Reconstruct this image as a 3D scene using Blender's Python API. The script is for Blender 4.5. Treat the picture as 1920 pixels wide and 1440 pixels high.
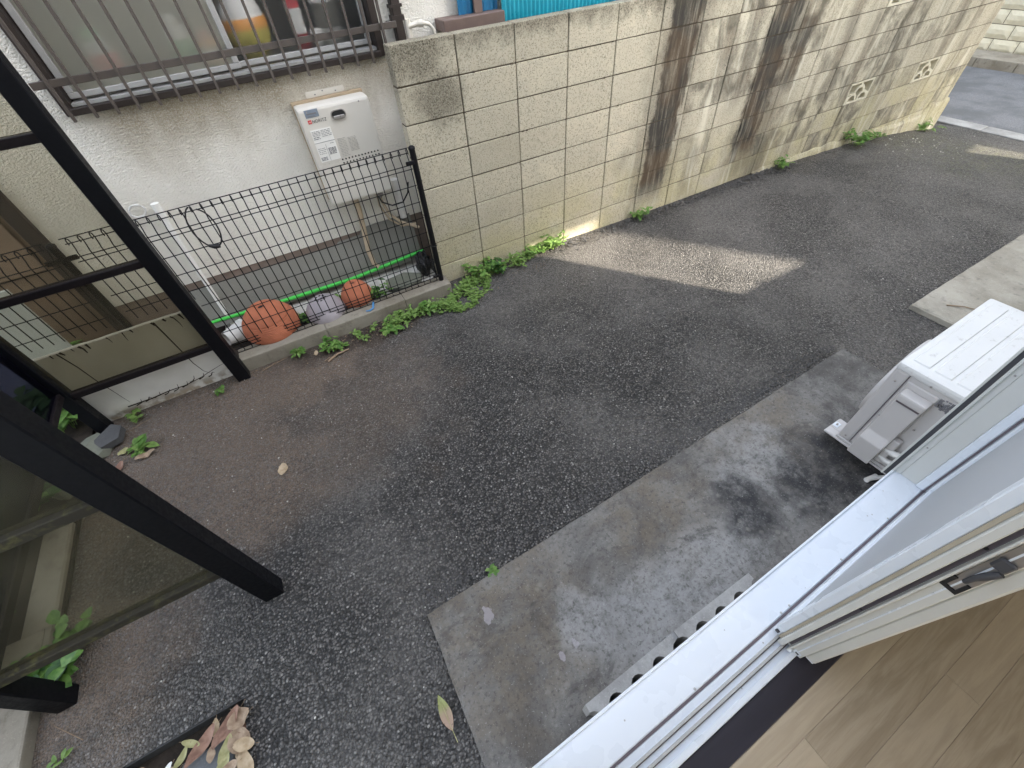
import bpy, bmesh, math, random
from mathutils import Vector, Matrix, noise
R = math.radians
random.seed(7)
for o in list(bpy.data.objects):
    bpy.data.objects.remove(o)
scene = bpy.context.scene
COL = scene.collection

# ------------------------------------------------------------------ camera
cd = bpy.data.cameras.new('camera')
cam = bpy.data.objects.new('camera', cd)
COL.objects.link(cam)
RX = Vector((0.8698461, -0.4886788, -0.0675332))
RD = Vector((-0.4050959, -0.6294300, -0.6631102))
RF = Vector((0.2815405, 0.6041613, -0.7454690))
m = Matrix((RX, -RD, -RF)).transposed().to_4x4()
m.translation = Vector((-0.80734, -2.89641, 1.99568))
cam.matrix_world = m
cd.sensor_fit = 'HORIZONTAL'
cd.sensor_width = 36.0
cd.lens = 789.93 / 1920 * 36
cd.clip_start = 0.01
cd.clip_end = 300
scene.camera = cam

# ------------------------------------------------------------------ light
SUN_EL = 35.0
SUN_TO = Vector((0.6, -0.8, math.tan(R(SUN_EL)))).normalized()   # towards the sun
w = bpy.data.worlds.new('World')
scene.world = w
w.use_nodes = True
nt = w.node_tree
bg = nt.nodes['Background']
sky = nt.nodes.new('ShaderNodeTexSky')
sky.sky_type = 'NISHITA'
sky.sun_disc = False
sky.sun_elevation = R(SUN_EL)
sky.sun_rotation = math.atan2(0.6, -0.8)
sky.air_density = 1.0
sky.dust_density = 2.0
sky.ozone_density = 1.0
hs = nt.nodes.new('ShaderNodeHueSaturation')
hs.inputs['Saturation'].default_value = 0.42
nt.links.new(sky.outputs[0], hs.inputs['Color'])
nt.links.new(hs.outputs[0], bg.inputs['Color'])
bg.inputs['Strength'].default_value = 0.15
sd = bpy.data.lights.new('sun', 'SUN')
sd.energy = 2.0
sd.angle = R(1.1)
sd.color = (1.0, 0.91, 0.76)
sun = bpy.data.objects.new('sun', sd)
COL.objects.link(sun)
sun.rotation_euler = SUN_TO.to_track_quat('Z', 'Y').to_euler()
sun.location = (20, -25, 20)
scene.view_settings.view_transform = 'Standard'
scene.view_settings.look = 'None'
scene.view_settings.gamma = 1.0
scene.view_settings.exposure = 3.05
scene.view_settings.use_curve_mapping = False
scene.cycles.max_bounces = 10
scene.cycles.diffuse_bounces = 6
scene.cycles.transparent_max_bounces = 24

# ------------------------------------------------------------------ node helpers
class N:
    def __init__(s, name, rough=0.8, spec=0.3):
        s.m = bpy.data.materials.new(name)
        s.m.use_nodes = True
        s.t = s.m.node_tree
        s.b = s.t.nodes['Principled BSDF']
        s.b.inputs['Roughness'].default_value = rough
        s.b.inputs['Specular IOR Level'].default_value = spec
        s._pos = None
    def n(s, typ, **k):
        x = s.t.nodes.new('ShaderNode' + typ)
        for a, v in k.items():
            setattr(x, a, v)
        return x
    def set(s, sock, v):
        if isinstance(v, bpy.types.NodeSocket):
            s.t.links.new(v, sock)
        else:
            if isinstance(v, (tuple, list)) and len(v) == 3 and sock.type == 'RGBA':
                v = (*v, 1)
            sock.default_value = v
    def pos(s):
        if s._pos is None:
            s._pos = s.n('NewGeometry').outputs['Position']
        return s._pos
    def obj(s):
        return s.n('TexCoord').outputs['Object']
    def rnd(s):
        return s.n('ObjectInfo').outputs['Random']
    def scale(s, v, sc):
        x = s.n('Mapping')
        s.set(x.inputs['Vector'], v)
        x.inputs['Scale'].default_value = sc
        return x.outputs[0]
    def noise(s, v, sc, det=4, rough=0.55, dist=0.0, col=False):
        x = s.n('TexNoise')
        s.set(x.inputs['Vector'], v)
        x.inputs['Scale'].default_value = sc
        x.inputs['Detail'].default_value = det
        x.inputs['Roughness'].default_value = rough
        x.inputs['Distortion'].default_value = dist
        return x.outputs['Color' if col else 'Fac']
    def vor(s, v, sc, feature='F1', out='Distance', rnd=1.0):
        x = s.n('TexVoronoi', feature=feature)
        s.set(x.inputs['Vector'], v)
        x.inputs['Scale'].default_value = sc
        x.inputs['Randomness'].default_value = rnd
        return x.outputs[out]
    def math(s, op, a, b=0.0, c=0.0, clamp=False):
        x = s.n('Math', operation=op, use_clamp=clamp)
        s.set(x.inputs[0], a); s.set(x.inputs[1], b); s.set(x.inputs[2], c)
        return x.outputs[0]
    def ramp(s, f, a, b, lo=0.0, hi=1.0):
        x = s.n('MapRange', interpolation_type='SMOOTHSTEP')
        s.set(x.inputs[0], f)
        x.inputs[1].default_value = a; x.inputs[2].default_value = b
        x.inputs[3].default_value = lo; x.inputs[4].default_value = hi
        return x.outputs[0]
    def mix(s, f, a, b, mode='MIX'):
        x = s.n('Mix', data_type='RGBA', blend_type=mode)
        s.set(x.inputs['Factor'], f)
        s.set(x.inputs['A'], a); s.set(x.inputs['B'], b)
        return x.outputs['Result']
    def sep(s, v):
        x = s.n('SeparateXYZ')
        s.set(x.inputs[0], v)
        return x.outputs
    def blob(s, c, r, wob=0.25, sc=4, flat=(1, 1, 1)):
        # soft spot with an uneven rim, 1 inside
        p = s.n('VectorMath', operation='SUBTRACT')
        s.set(p.inputs[0], s.pos()); p.inputs[1].default_value = c
        q = s.n('VectorMath', operation='MULTIPLY')
        s.set(q.inputs[0], p.outputs[0]); q.inputs[1].default_value = flat
        l = s.n('VectorMath', operation='LENGTH')
        s.set(l.inputs[0], q.outputs[0])
        d = s.math('ADD', l.outputs['Value'], s.math('MULTIPLY', s.math('SUBTRACT', s.noise(s.pos(), sc, 5), 0.5), wob * 4 * r))
        return s.ramp(d, r, r * 0.35)
    def bump(s, h, strength=0.5, dist=0.01, prev=None):
        x = s.n('Bump')
        s.set(x.inputs['Height'], h)
        x.inputs['Strength'].default_value = strength
        x.inputs['Distance'].default_value = dist
        if prev is not None:
            s.set(x.inputs['Normal'], prev)
        s.set(s.b.inputs['Normal'], x.outputs[0])
        return x.outputs[0]
    def col(s, v):
        s.set(s.b.inputs['Base Color'], v)
    def rough(s, v):
        s.set(s.b.inputs['Roughness'], v)

def plain(name, c, rough=0.5, spec=0.4, var=0.15, sc=12, bump=0.0, metal=0.0, bsc=60):
    k = N(name, rough, spec)
    d = tuple(x * (1 - var) for x in c); e = tuple(min(1, x * (1 + var)) for x in c)
    k.col(k.mix(k.noise(k.obj(), sc, 5, 0.65), d, e))
    k.b.inputs['Metallic'].default_value = metal
    k.rough(k.ramp(k.noise(k.obj(), sc * 2.3, 3), 0.3, 0.7, max(0, rough - 0.08), min(1, rough + 0.08)))
    if bump:
        k.bump(k.noise(k.obj(), bsc, 4, 0.6), bump, 0.004)
    return k.m
M = {}

# --- asphalt of the lane
def mk_asphalt():
    k = N('asphalt', 0.62, 0.5)
    P = k.pos()
    wv = k.n('VectorMath', operation='ADD')
    k.set(wv.inputs[0], P)
    sc_ = k.n('VectorMath', operation='SCALE')
    k.set(sc_.inputs[0], k.noise(P, 60, 2, 0.5, 0, True)); sc_.inputs['Scale'].default_value = 0.008
    k.set(wv.inputs[1], sc_.outputs[0])
    W = wv.outputs[0]
    d1 = k.vor(W, 96)
    c1 = k.vor(W, 96, out='Color')
    d2 = k.vor(W, 210)
    cs = k.n('SeparateColor'); k.set(cs.inputs[0], c1)
    stone = k.mix(k.ramp(cs.outputs[0], 0.05, 0.95), (0.034, 0.032, 0.030), (0.172, 0.161, 0.150))
    stone = k.mix(k.ramp(cs.outputs[1], 0.955, 0.985), stone, (0.36, 0.345, 0.32))
    stone = k.mix(k.ramp(d1, 0.34, 0.66), stone, (0.020, 0.019, 0.019))
    big = k.noise(P, 1.1, 5, 0.6)
    wear = k.math('MULTIPLY', k.ramp(big, 0.40, 0.66), k.ramp(k.noise(P, 34, 5, 0.75), 0.36, 0.66, 0.15, 0.7))
    stone = k.mix(wear, stone, (0.195, 0.182, 0.168))
    # brown soil trodden into the left part and along the kerb
    dirt = k.math('MULTIPLY', k.blob((-1.35, -0.38, 0), 0.80, 0.25, 5, (0.75, 1.5, 1)), 0.9)
    dirt = k.math('MAXIMUM', dirt, k.math('MULTIPLY', k.blob((-2.0, -0.65, 0), 0.9, 0.25, 4, (0.9, 0.9, 1)), 0.85))
    dirt = k.math('MAXIMUM', dirt, k.math('MULTIPLY', k.blob((-1.6, -1.1, 0), 0.65, 0.3, 4), 0.8))
    dirt = k.math('MAXIMUM', dirt, k.math('MULTIPLY', k.blob((-1.0, -0.8, 0), 0.85, 0.35, 4), 0.5))
    dirt = k.math('MAXIMUM', dirt, k.math('MULTIPLY', k.blob((-2.35, -1.7, 0), 0.55, 0.3, 4), 0.85))
    grit = k.mix(k.ramp(k.noise(P, 190, 3, 0.7), 0.35, 0.65), (0.075, 0.054, 0.040), (0.28, 0.208, 0.150))
    mask = k.math('MULTIPLY', dirt, k.ramp(k.math('ADD', k.math('MULTIPLY', d1, 0.5), k.noise(P, 26, 5, 0.75)), 0.46, 0.88, 0.18, 0.92))
    c = k.mix(mask, stone, grit)
    # crumbly dark soil directly before the kerb
    soil = k.blob((-0.75, -0.26, 0), 0.80, 0.16, 9, (0.9, 4.0, 1))
    c = k.mix(k.math('MULTIPLY', soil, k.ramp(k.noise(P, 30, 5, 0.7), 0.25, 0.5)), c, k.mix(k.noise(P, 150, 3, .7), (0.020, 0.014, 0.010), (0.085, 0.062, 0.045)))
    # straw coloured speckled spot on the lane before the block wall, moss near the road
    straw_spot = k.math('MULTIPLY', k.blob((1.15, -0.45, 0), 0.75, 0.35, 3, (0.6, 1.5, 1)), 0.25)
    c = k.mix(k.math('MULTIPLY', straw_spot, k.ramp(k.noise(P, 90, 4, 0.7), 0.40, 0.62)), c, (0.22, 0.195, 0.165))
    moss = k.math('MULTIPLY', k.blob((6.2, -0.9, -.2), 1.2, 0.35, 3), k.ramp(k.noise(P, 22, 5, 0.7), 0.45, 0.62))
    c = k.mix(k.math('MULTIPLY', moss, 0.55), c, (0.13, 0.135, 0.06))
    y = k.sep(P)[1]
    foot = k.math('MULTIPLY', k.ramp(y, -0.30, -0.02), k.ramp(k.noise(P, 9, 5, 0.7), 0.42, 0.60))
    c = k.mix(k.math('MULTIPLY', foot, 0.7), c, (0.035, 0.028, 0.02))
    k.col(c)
    k.rough(k.math('ADD', k.math('MULTIPLY', mask, 0.25), k.ramp(cs.outputs[2], 0, 1, 0.32, 0.66)))
    h = k.math('ADD', k.math('MULTIPLY', d1, -1.1), k.math('MULTIPLY', d2, -0.25))
    h = k.math('ADD', h, k.math('MULTIPLY', cs.outputs[1], 0.35))
    h = k.math('MULTIPLY', h, k.ramp(mask, 0.3, 1.0, 1.0, 0.6))
    k.bump(h, 1.0, 0.011)
    return k.m
M['asphalt'] = mk_asphalt()

def mk_road():
    k = N('road', 0.75, 0.4)
    P = k.pos()
    c = k.mix(k.ramp(k.noise(P, 120, 3, 0.7), 0.35, 0.65), (0.10, 0.105, 0.112), (0.20, 0.205, 0.215))
    c = k.mix(k.ramp(k.noise(P, 2, 4), 0.4, 0.65), c, (0.10, 0.105, 0.11))
    c = k.mix(k.ramp(k.vor(P, 60, out='Distance'), 0.12, 0.06), c, (0.24, 0.24, 0.24))
    k.col(c)
    k.bump(k.noise(P, 140, 3), 0.5, 0.004)
    return k.m
M['road'] = mk_road()

# --- stack bond block wall
def mk_block():
    k = N('block_concrete', 0.9, 0.2)
    P = k.pos()
    x, y, z = k.sep(P)
    r = k.rnd()
    base = k.mix(r, (0.47, 0.425, 0.325), (0.64, 0.58, 0.445))
    base = k.mix(k.ramp(k.noise(P, 5, 5, 0.6), 0.3, 0.7), base, (0.54, 0.495, 0.385))
    alg = k.math('MULTIPLY', k.ramp(z, 0.75, 0.05), k.ramp(k.noise(P, 3.5, 4), 0.30, 0.62))
    base = k.mix(k.math('MULTIPLY', alg, 0.55), base, (0.50, 0.445, 0.23))
    sp = k.noise(P, 130, 3, 0.7)
    base = k.mix(k.ramp(sp, 0.46, 0.34), base, (0.19, 0.17, 0.125))
    base = k.mix(k.math('MULTIPLY', k.ramp(k.noise(P, 48, 4, 0.7), 0.50, 0.70), 0.55), base, (0.25, 0.23, 0.17))
    # grey grime that differs from block to block, mainly on the right half
    blk = k.math('MULTIPLY', k.ramp(r, 0.15, 0.8), k.ramp(x, 1.6, 2.6))
    blot = k.ramp(k.noise(k.scale(P, (4.5, 1, 3.0)), 1.3, 5, 0.65, 0.4), 0.36, 0.66)
    base = k.mix(k.math('MULTIPLY', k.math('MULTIPLY', blk, blot), 0.95), base, (0.15, 0.137, 0.105))
    # run-off streaks
    wob = k.math('MULTIPLY', k.math('SUBTRACT', k.noise(k.scale(P, (1.5, 1, 3.2)), 1.6, 3), 0.5), 0.10)
    xs = k.math('ADD', x, wob)
    fine = k.noise(k.scale(P, (22, 1, 2.5)), 1.0, 5, 0.7)
    ragged = k.math('MULTIPLY', k.math('SUBTRACT', k.noise(k.scale(P, (8, 1, 4)), 1.0, 6, 0.7), 0.5), 0.24)
    def streak(x0, hw, ztop, zbot, amt, tilt=0.0, soft=0.3):
        c = k.math('SUBTRACT', xs, x0)
        if tilt:
            c = k.math('ADD', c, k.math('MULTIPLY', k.math('SUBTRACT', z, 1.5), -tilt))
        d = k.math('ADD', k.math('ABSOLUTE', c), ragged)
        f = k.ramp(d, hw, hw * soft)
        f = k.math('MULTIPLY', f, k.ramp(z, zbot, zbot + 0.35))
        if ztop < 1.6:
            f = k.math('MULTIPLY', f, k.ramp(z, ztop, ztop - 0.12))
        return k.math('MULTIPLY', f, k.math('MULTIPLY', k.ramp(fine, 0.25, 0.58, 0.62, 1.0), amt))
    st = streak(2.24, 0.21, 2, -0.05, 1.0, 0.06, 0.6)
    for a in ((2.25, 0.42, 2, -0.1, 0.6, 0.08, 0.15), (3.38, 0.23, 2, 0.0, 1.0, 0.05, 0.55), (3.70, 0.16, 1.32, 0.50, 0.92, 0.05, 0.4), (3.5, 0.48, 2, -0.2, 0.6, 0.05, 0.15),
              (2.75, 0.17, 1.36, 0.80, 0.6, 0.0, 0.1), (3.02, 0.16, 1.5, 0.55, 0.6, 0.0, 0.1), (4.35, 0.15, 2, 0.3, 0.55, 0.0, 0.1), (4.75, 0.10, 1.2, 0.2, 0.5, 0.0, 0.1), (5.3, 0.22, 2, 0.1, 0.4, 0.0, 0.1),
              (2.62, 0.14, 0.5, -0.1, 0.45, 0.0, 0.1), (1.80, 0.12, 0.66, 0.30, 0.45, 0.0, 0.1), (3.6, 0.35, 0.42, -0.4, 0.65, 0.0, 0.1), (6.3, 0.14, 1.4, 0.2, 0.5, 0.0, 0.1)):
        st = k.math('MAXIMUM', st, streak(*a))
    fine2 = k.noise(k.scale(P, (5.5, 1, 0.9)), 1.0, 5, 0.62, 0.25)
    far = k.math('MULTIPLY', k.ramp(x, 2.5, 4.2), k.ramp(fine2, 0.50, 0.70))
    st = k.math('MAXIMUM', st, k.math('MULTIPLY', far, 0.55))
    tint = k.mix(k.ramp(k.noise(P, 3, 3), 0.4, 0.6), (0.048, 0.044, 0.038), (0.085, 0.062, 0.042))
    base = k.mix(st, base, tint)
    pale = k.math('MULTIPLY', k.ramp(x, 1.5, 2.4), k.ramp(k.noise(k.scale(P, (5, 1, 0.9)), 1.4, 4, .6, .3), 0.54, 0.68))
    base = k.mix(k.math('MULTIPLY', k.math('MULTIPLY', pale, 0.75), k.math('SUBTRACT', 1.0, st)), base, (0.68, 0.645, 0.52))
    cap = k.ramp(k.math('ADD', z, k.math('MULTIPLY', k.math('SUBTRACT', k.noise(P, 10, 5, 0.7), 0.5), 0.30)), 1.42, 1.56)
    cor = k.math('MULTIPLY', k.ramp(k.math('ADD', x, k.math('MULTIPLY', k.noise(P, 6, 4), 0.25)), 0.62, 0.30), k.ramp(k.math('ADD', z, k.math('MULTIPLY', k.noise(P, 5, 4), 0.3)), 1.36, 1.62))
    c2 = k.blob((0.25, 0.0, 1.26), 0.22, 0.25, 9)
    g = k.math('MAXIMUM', k.math('MULTIPLY', cap, 0.75), k.math('MAXIMUM', k.math('MULTIPLY', cor, 0.85), k.math('MULTIPLY', c2, 0.75)))
    base = k.mix(k.math('MULTIPLY', g, k.ramp(sp, 0.7, 0.35, 0.45, 1.0)), base, (0.075, 0.066, 0.046))
    k.col(base)
    n1 = k.bump(k.noise(P, 110, 4, 0.75), 0.7, 0.006)
    k.bump(k.noise(P, 14, 3), 0.3, 0.012, n1)
    return k.m
M['block'] = mk_block()
M['mortar'] = plain('mortar', (0.115, 0.095, 0.072), 0.95, 0.1, 0.35, 25, 0.5)
M['vent_block'] = plain('vent_block', (0.60, 0.56, 0.43), 0.9, 0.2, 0.15, 20, 0.4)

def concrete(name, c1, c2, dark=(0.09, 0.085, 0.08), spots=0.5, bsc=90, sc=3):
    k = N(name, 0.85, 0.25)
    P = k.pos()
    c = k.mix(k.ramp(k.noise(P, sc, 6, 0.65), 0.3, 0.7), c1, c2)
    c = k.mix(k.math('MULTIPLY', k.ramp(k.noise(P, sc * 5, 5, 0.7), 0.52, 0.72), spots), c, dark)
    c = k.mix(k.math('MULTIPLY', k.ramp(k.noise(P, 120, 3, 0.7), 0.56, 0.7), 0.35), c, tuple(x * 1.5 for x in c2))
    k.col(c)
    k.bump(k.noise(P, bsc, 4, 0.7), 0.45, 0.004)
    return k.m
def mk_slab():
    k = N('slab_concrete', 0.85, 0.3)
    P = k.pos()
    n6 = k.noise(P, 3.0, 8, 0.72, 0.4)
    c = k.mix(k.ramp(n6, 0.34, 0.64), (0.088, 0.083, 0.077), (0.205, 0.197, 0.185))
    br = k.math('MAXIMUM', k.blob((-0.75, -2.45, 0.02), 0.55, 0.3, 5), k.math('MAXIMUM', k.blob((0.1, -2.40, .02), 0.40, 0.35, 6), k.math('MULTIPLY', k.blob((0.9, -2.3, .02), 0.5, 0.35, 6), 0.9)))
    c = k.mix(k.math('MULTIPLY', br, k.ramp(k.noise(P, 11, 6, 0.75), 0.35, 0.62, 0.1, 0.7)), c, (0.160, 0.132, 0.098))
    pale = k.math('MAXIMUM', k.blob((0.02, -2.70, .02), 0.36, 0.3, 6, (0.55, 1.6, 1)), k.blob((0.75, -2.48, .02), 0.32, 0.45, 7))
    pale = k.math('MAXIMUM', pale, k.blob((-0.42, -2.62, .02), 0.20, 0.45, 7))
    c = k.mix(k.math('MULTIPLY', pale, k.ramp(k.noise(P, 22, 6, 0.75), 0.30, 0.58, 0.1, 0.65)), c, (0.33, 0.33, 0.325))
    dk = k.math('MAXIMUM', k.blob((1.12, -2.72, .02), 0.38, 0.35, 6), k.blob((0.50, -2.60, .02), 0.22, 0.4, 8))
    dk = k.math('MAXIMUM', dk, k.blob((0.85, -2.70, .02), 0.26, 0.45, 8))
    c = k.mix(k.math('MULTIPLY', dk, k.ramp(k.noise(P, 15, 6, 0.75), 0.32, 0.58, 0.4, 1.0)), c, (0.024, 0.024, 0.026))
    dk2 = k.ramp(k.noise(k.scale(P, (1, 1.6, 1)), 4.2, 7, 0.7, 0.5), 0.53, 0.66)
    c = k.mix(k.math('MULTIPLY', dk2, 0.6), c, (0.062, 0.058, 0.054))
    # speckle, pits, lichen dots
    c = k.mix(k.math('MULTIPLY', k.ramp(k.noise(P, 58, 5, 0.8), 0.50, 0.66), 0.65), c, (0.060, 0.055, 0.050))
    c = k.mix(k.math('MULTIPLY', k.ramp(k.noise(P, 105, 4, 0.75), 0.59, 0.72), 0.5), c, (0.48, 0.47, 0.45))
    c = k.mix(k.math('MULTIPLY', k.ramp(k.vor(P, 24), 0.36, 0.12), k.math('MULTIPLY', k.ramp(k.noise(P, 6, 3), 0.47, 0.62), 0.22)), c, (0.34, 0.32, 0.28))
    # flaked paint marks
    for cc, rr in (((-0.79, -2.385, .02), 0.030), ((-0.60, -2.665, .02), 0.018), ((-0.53, -2.655, .02), 0.016)):
        c = k.mix(k.math('MULTIPLY', k.ramp(k.blob(cc, rr, 0.35, 45, (1, 0.6, 1)), 0.45, 0.6), 0.5), c, (0.40, 0.37, 0.39))
    k.col(c)
    k.rough(k.math('SUBTRACT', 0.85, k.math('MULTIPLY', dk, 0.25)))
    h = k.math('ADD', k.noise(P, 85, 4, 0.7), k.math('MULTIPLY', k.ramp(k.vor(P, 130), 0.35, 0.1), -0.35))
    k.bump(h, 0.6, 0.005)
    return k.m
M['slab'] = mk_slab()
M['slab_pale'] = concrete('slab_pale', (0.27, 0.25, 0.205), (0.40, 0.375, 0.32), spots=0.55)
M['kerb'] = concrete('kerb_concrete', (0.20, 0.175, 0.135), (0.30, 0.275, 0.225), dark=(0.10, 0.085, 0.06), spots=0.6)
M['gutter'] = concrete('gutter_concrete', (0.24, 0.24, 0.23), (0.36, 0.36, 0.35), spots=0.4)
M['grey_concrete'] = concrete('grey_concrete', (0.20, 0.20, 0.20), (0.30, 0.30, 0.30), spots=0.4)
M['cinder'] = concrete('cinder_block', (0.26, 0.255, 0.245), (0.38, 0.375, 0.36), spots=0.35, bsc=130, sc=12)
M['apron'] = concrete('apron_concrete', (0.42, 0.40, 0.36), (0.60, 0.58, 0.54), dark=(0.17, 0.15, 0.12), spots=0.55, sc=5)
M['pit_floor'] = concrete('pit_concrete', (0.13, 0.14, 0.15), (0.20, 0.21, 0.22), spots=0.3)

def mk_stucco():
    k = N('stucco', 0.9, 0.2)
    P = k.pos()
    x, y, z = k.sep(P)
    c = k.mix(k.ramp(k.noise(P, 3, 4), 0.3, 0.7), (0.76, 0.73, 0.655), (0.84, 0.815, 0.745))
    # soot washed down from the window and the eave
    nz = k.math('MULTIPLY', k.math('SUBTRACT', k.noise(k.scale(P, (5, 1, 1.5)), 1.2, 5, 0.6), 0.5), 0.55)
    f = k.ramp(k.math('ADD', z, nz), 1.02, 1.50)
    f = k.math('MULTIPLY', f, k.ramp(z, 1.452, 1.436))
    f = k.math('MULTIPLY', f, k.ramp(x, -1.68, -1.40))
    f = k.math('MULTIPLY', f, k.ramp(k.noise(P, 140, 3, 0.7), 0.3, 0.62, 0.55, 1.0))
    c = k.mix(k.math('MULTIPLY', f, 0.92), c, (0.30, 0.25, 0.165))
    low = k.math('MULTIPLY', k.ramp(z, 0.75, 0.35), k.ramp(k.noise(P, 6, 4), 0.4, 0.7))
    c = k.mix(k.math('MULTIPLY', low, 0.25), c, (0.50, 0.46, 0.38))
    k.col(c)
    n1 = k.bump(k.noise(k.scale(P, (1, 1, 1.6)), 78, 3, 0.55), 0.85, 0.016)
    k.bump(k.noise(P, 190, 2), 0.4, 0.004, n1)
    return k.m
M['stucco'] = mk_stucco()
M['foundation'] = plain('foundation_brown', (0.22, 0.175, 0.145), 0.85, 0.2, 0.3, 18, 0.4)

def mk_white_wall():
    k = N('cracked_render', 0.75, 0.3)
    P = k.pos()
    c = k.mix(k.ramp(k.noise(P, 4, 5), 0.3, 0.7), (0.70, 0.68, 0.62), (0.80, 0.78, 0.73))
    c = k.mix(k.math('MULTIPLY', k.ramp(k.sep(P)[2], 0.10, 0.0), k.ramp(k.noise(P, 14, 4), 0.4, 0.6)), c, (0.36, 0.30, 0.22))
    k.col(c)
    k.bump(k.noise(P, 50, 4), 0.25, 0.004)
    return k.m
M['render'] = mk_white_wall()
M['crack'] = plain('crack_dark', (0.045, 0.035, 0.025), 0.95, 0.1)

def mk_panel(name, tint, veil, vc):
    k = N(name, 0.12, 0.5)
    t = k.t
    k.col(k.mix(k.ramp(k.noise(k.pos(), 4, 5, 0.6), 0.35, 0.7), vc, tuple(x * 1.5 for x in vc)))
    tr = k.n('BsdfTransparent')
    tr.inputs[0].default_value = (*tint, 1)
    mx = k.n('MixShader')
    f = k.ramp(k.noise(k.scale(k.pos(), (3, 3, 1.2)), 1.6, 3, 0.5), 0.3, 0.75, veil * 0.8, veil * 1.35)
    k.set(mx.inputs[0], f)
    t.links.new(tr.outputs[0], mx.inputs[1]); t.links.new(k.b.outputs[0], mx.inputs[2])
    t.links.new(mx.outputs[0], t.nodes['Material Output'].inputs[0])
    return k.m
def mk_pattern_glass(name, rough, clear, veil, vc):
    k = N(name, 0.15, 0.5)
    t = k.t
    k.col(vc)
    rf = k.n('BsdfRefraction'); rf.inputs['Roughness'].default_value = rough; rf.inputs['IOR'].default_value = 1.06
    tr = k.n('BsdfTransparent'); tr.inputs[0].default_value = (0.95, 0.95, 0.92, 1)
    m1 = k.n('MixShader'); m1.inputs[0].default_value = clear
    m2 = k.n('MixShader'); m2.inputs[0].default_value = veil
    t.links.new(rf.outputs[0], m1.inputs[1]); t.links.new(tr.outputs[0], m1.inputs[2])
    t.links.new(m1.outputs[0], m2.inputs[1]); t.links.new(k.b.outputs[0], m2.inputs[2])
    t.links.new(m2.outputs[0], t.nodes['Material Output'].inputs[0])
    return k.m
M['frost_pane'] = mk_pattern_glass('frosted_pane', 0.75, 0.12, 0.38, (0.42, 0.41, 0.34))
M['blur_pane'] = mk_pattern_glass('pattern_pane', 0.38, 0.12, 0.10, (0.2, 0.2, 0.2))
M['smoke'] = mk_panel('smoked_panel', (0.84, 0.825, 0.76), 0.12, (0.16, 0.14, 0.10))
M['smoke2'] = mk_panel('smoked_panel_mossy', (0.74, 0.73, 0.66), 0.16, (0.14, 0.132, 0.09))
M['smoke3'] = mk_panel('smoked_panel_dark', (0.30, 0.30, 0.38), 0.16, (0.008, 0.008, 0.016))
M['frost'] = mk_panel('frosted_glass', (0.84, 0.84, 0.80), 0.34, (0.40, 0.39, 0.33))
M['clear'] = mk_panel('clear_glass', (0.95, 0.96, 0.95), 0.05, (0.10, 0.10, 0.10))
M['screen'] = None

M['black_alu'] = plain('black_aluminium', (0.0035, 0.004, 0.006), 0.5, 0.22, 0.35, 30)
M['bronze'] = plain('bronze_aluminium', (0.085, 0.070, 0.060), 0.45, 0.5, 0.2, 20)
M['dark_bronze'] = plain('dark_bronze', (0.035, 0.026, 0.022), 0.5, 0.4, 0.25, 20)
M['rail_brown'] = plain('rail_brown', (0.012, 0.009, 0.010), 0.5, 0.25, 0.5, 40)
def mk_moss_rail():
    k = N('mossy_rail', 0.7, 0.3)
    P = k.pos()
    k.col(k.mix(k.ramp(k.noise(P, 26, 5, 0.7), 0.48, 0.74), (0.040, 0.036, 0.026), (0.12, 0.115, 0.045)))
    return k.m
M['moss_rail'] = mk_moss_rail()
M['silver'] = plain('window_silver', (0.40, 0.40, 0.39), 0.4, 0.5, 0.2, 30)
M['wire'] = plain('fence_wire', (0.006, 0.0055, 0.007), 0.55, 0.25)
M['terracotta'] = plain('terracotta', (0.43, 0.150, 0.082), 0.8, 0.25, 0.35, 14, 0.2)
M['mauve'] = plain('mauve_plastic', (0.34, 0.31, 0.325), 0.6, 0.35, 0.25, 9)
M['white_plastic'] = plain('white_plastic', (0.68, 0.67, 0.64), 0.45, 0.4, 0.08)
M['heater'] = plain('heater_enamel', (0.63, 0.60, 0.54), 0.38, 0.5, 0.05, 4)
M['heater_back'] = plain('heater_back', (0.42, 0.33, 0.22), 0.6, 0.4, 0.15)
M['black'] = plain('black_plastic', (0.012, 0.012, 0.013), 0.5, 0.4)
M['steel'] = plain('stainless', (0.32, 0.30, 0.28), 0.35, 0.5, 0.15, 20, 0, 0.6)
M['print'] = plain('print_grey', (0.20, 0.20, 0.21), 0.6, 0.2)
M['printfaint'] = plain('print_faint', (0.42, 0.41, 0.38), 0.6, 0.2)
M['paper'] = plain('label_paper', (0.78, 0.77, 0.73), 0.6, 0.3, 0.03)
M['sticker'] = plain('sticker_slate', (0.20, 0.24, 0.29), 0.4, 0.4, 0.25, 60)
M['red'] = plain('logo_red', (0.62, 0.05, 0.05), 0.5)
M['beige_pipe'] = plain('pipe_wrap', (0.47, 0.38, 0.27), 0.85, 0.2, 0.2, 30, 0.3)
M['cable'] = plain('black_cable', (0.015, 0.015, 0.016), 0.5, 0.4)
M['green_pole'] = plain('green_pole', (0.07, 0.58, 0.08), 0.4, 0.45, 0.12)
M['pvc'] = plain('pvc_cream', (0.66, 0.62, 0.54), 0.5, 0.4, 0.08)
def mk_net():
    k = N('garden_net', 0.85, 0.2)
    P = k.pos()
    x, y, z = k.sep(P)
    sx = k.math('SINE', k.math('MULTIPLY', x, 700.0)); sz = k.math('SINE', k.math('MULTIPLY', z, 700.0))
    d = k.ramp(k.math('MULTIPLY', sx, sz), 0.15, 0.5)
    c = k.mix(d, (0.16, 0.16, 0.14), (0.36, 0.36, 0.32))
    c = k.mix(k.ramp(k.noise(P, 6, 4), 0.35, 0.7), c, (0.20, 0.195, 0.17))
    k.col(c)
    return k.m
M['net'] = mk_net()
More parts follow.
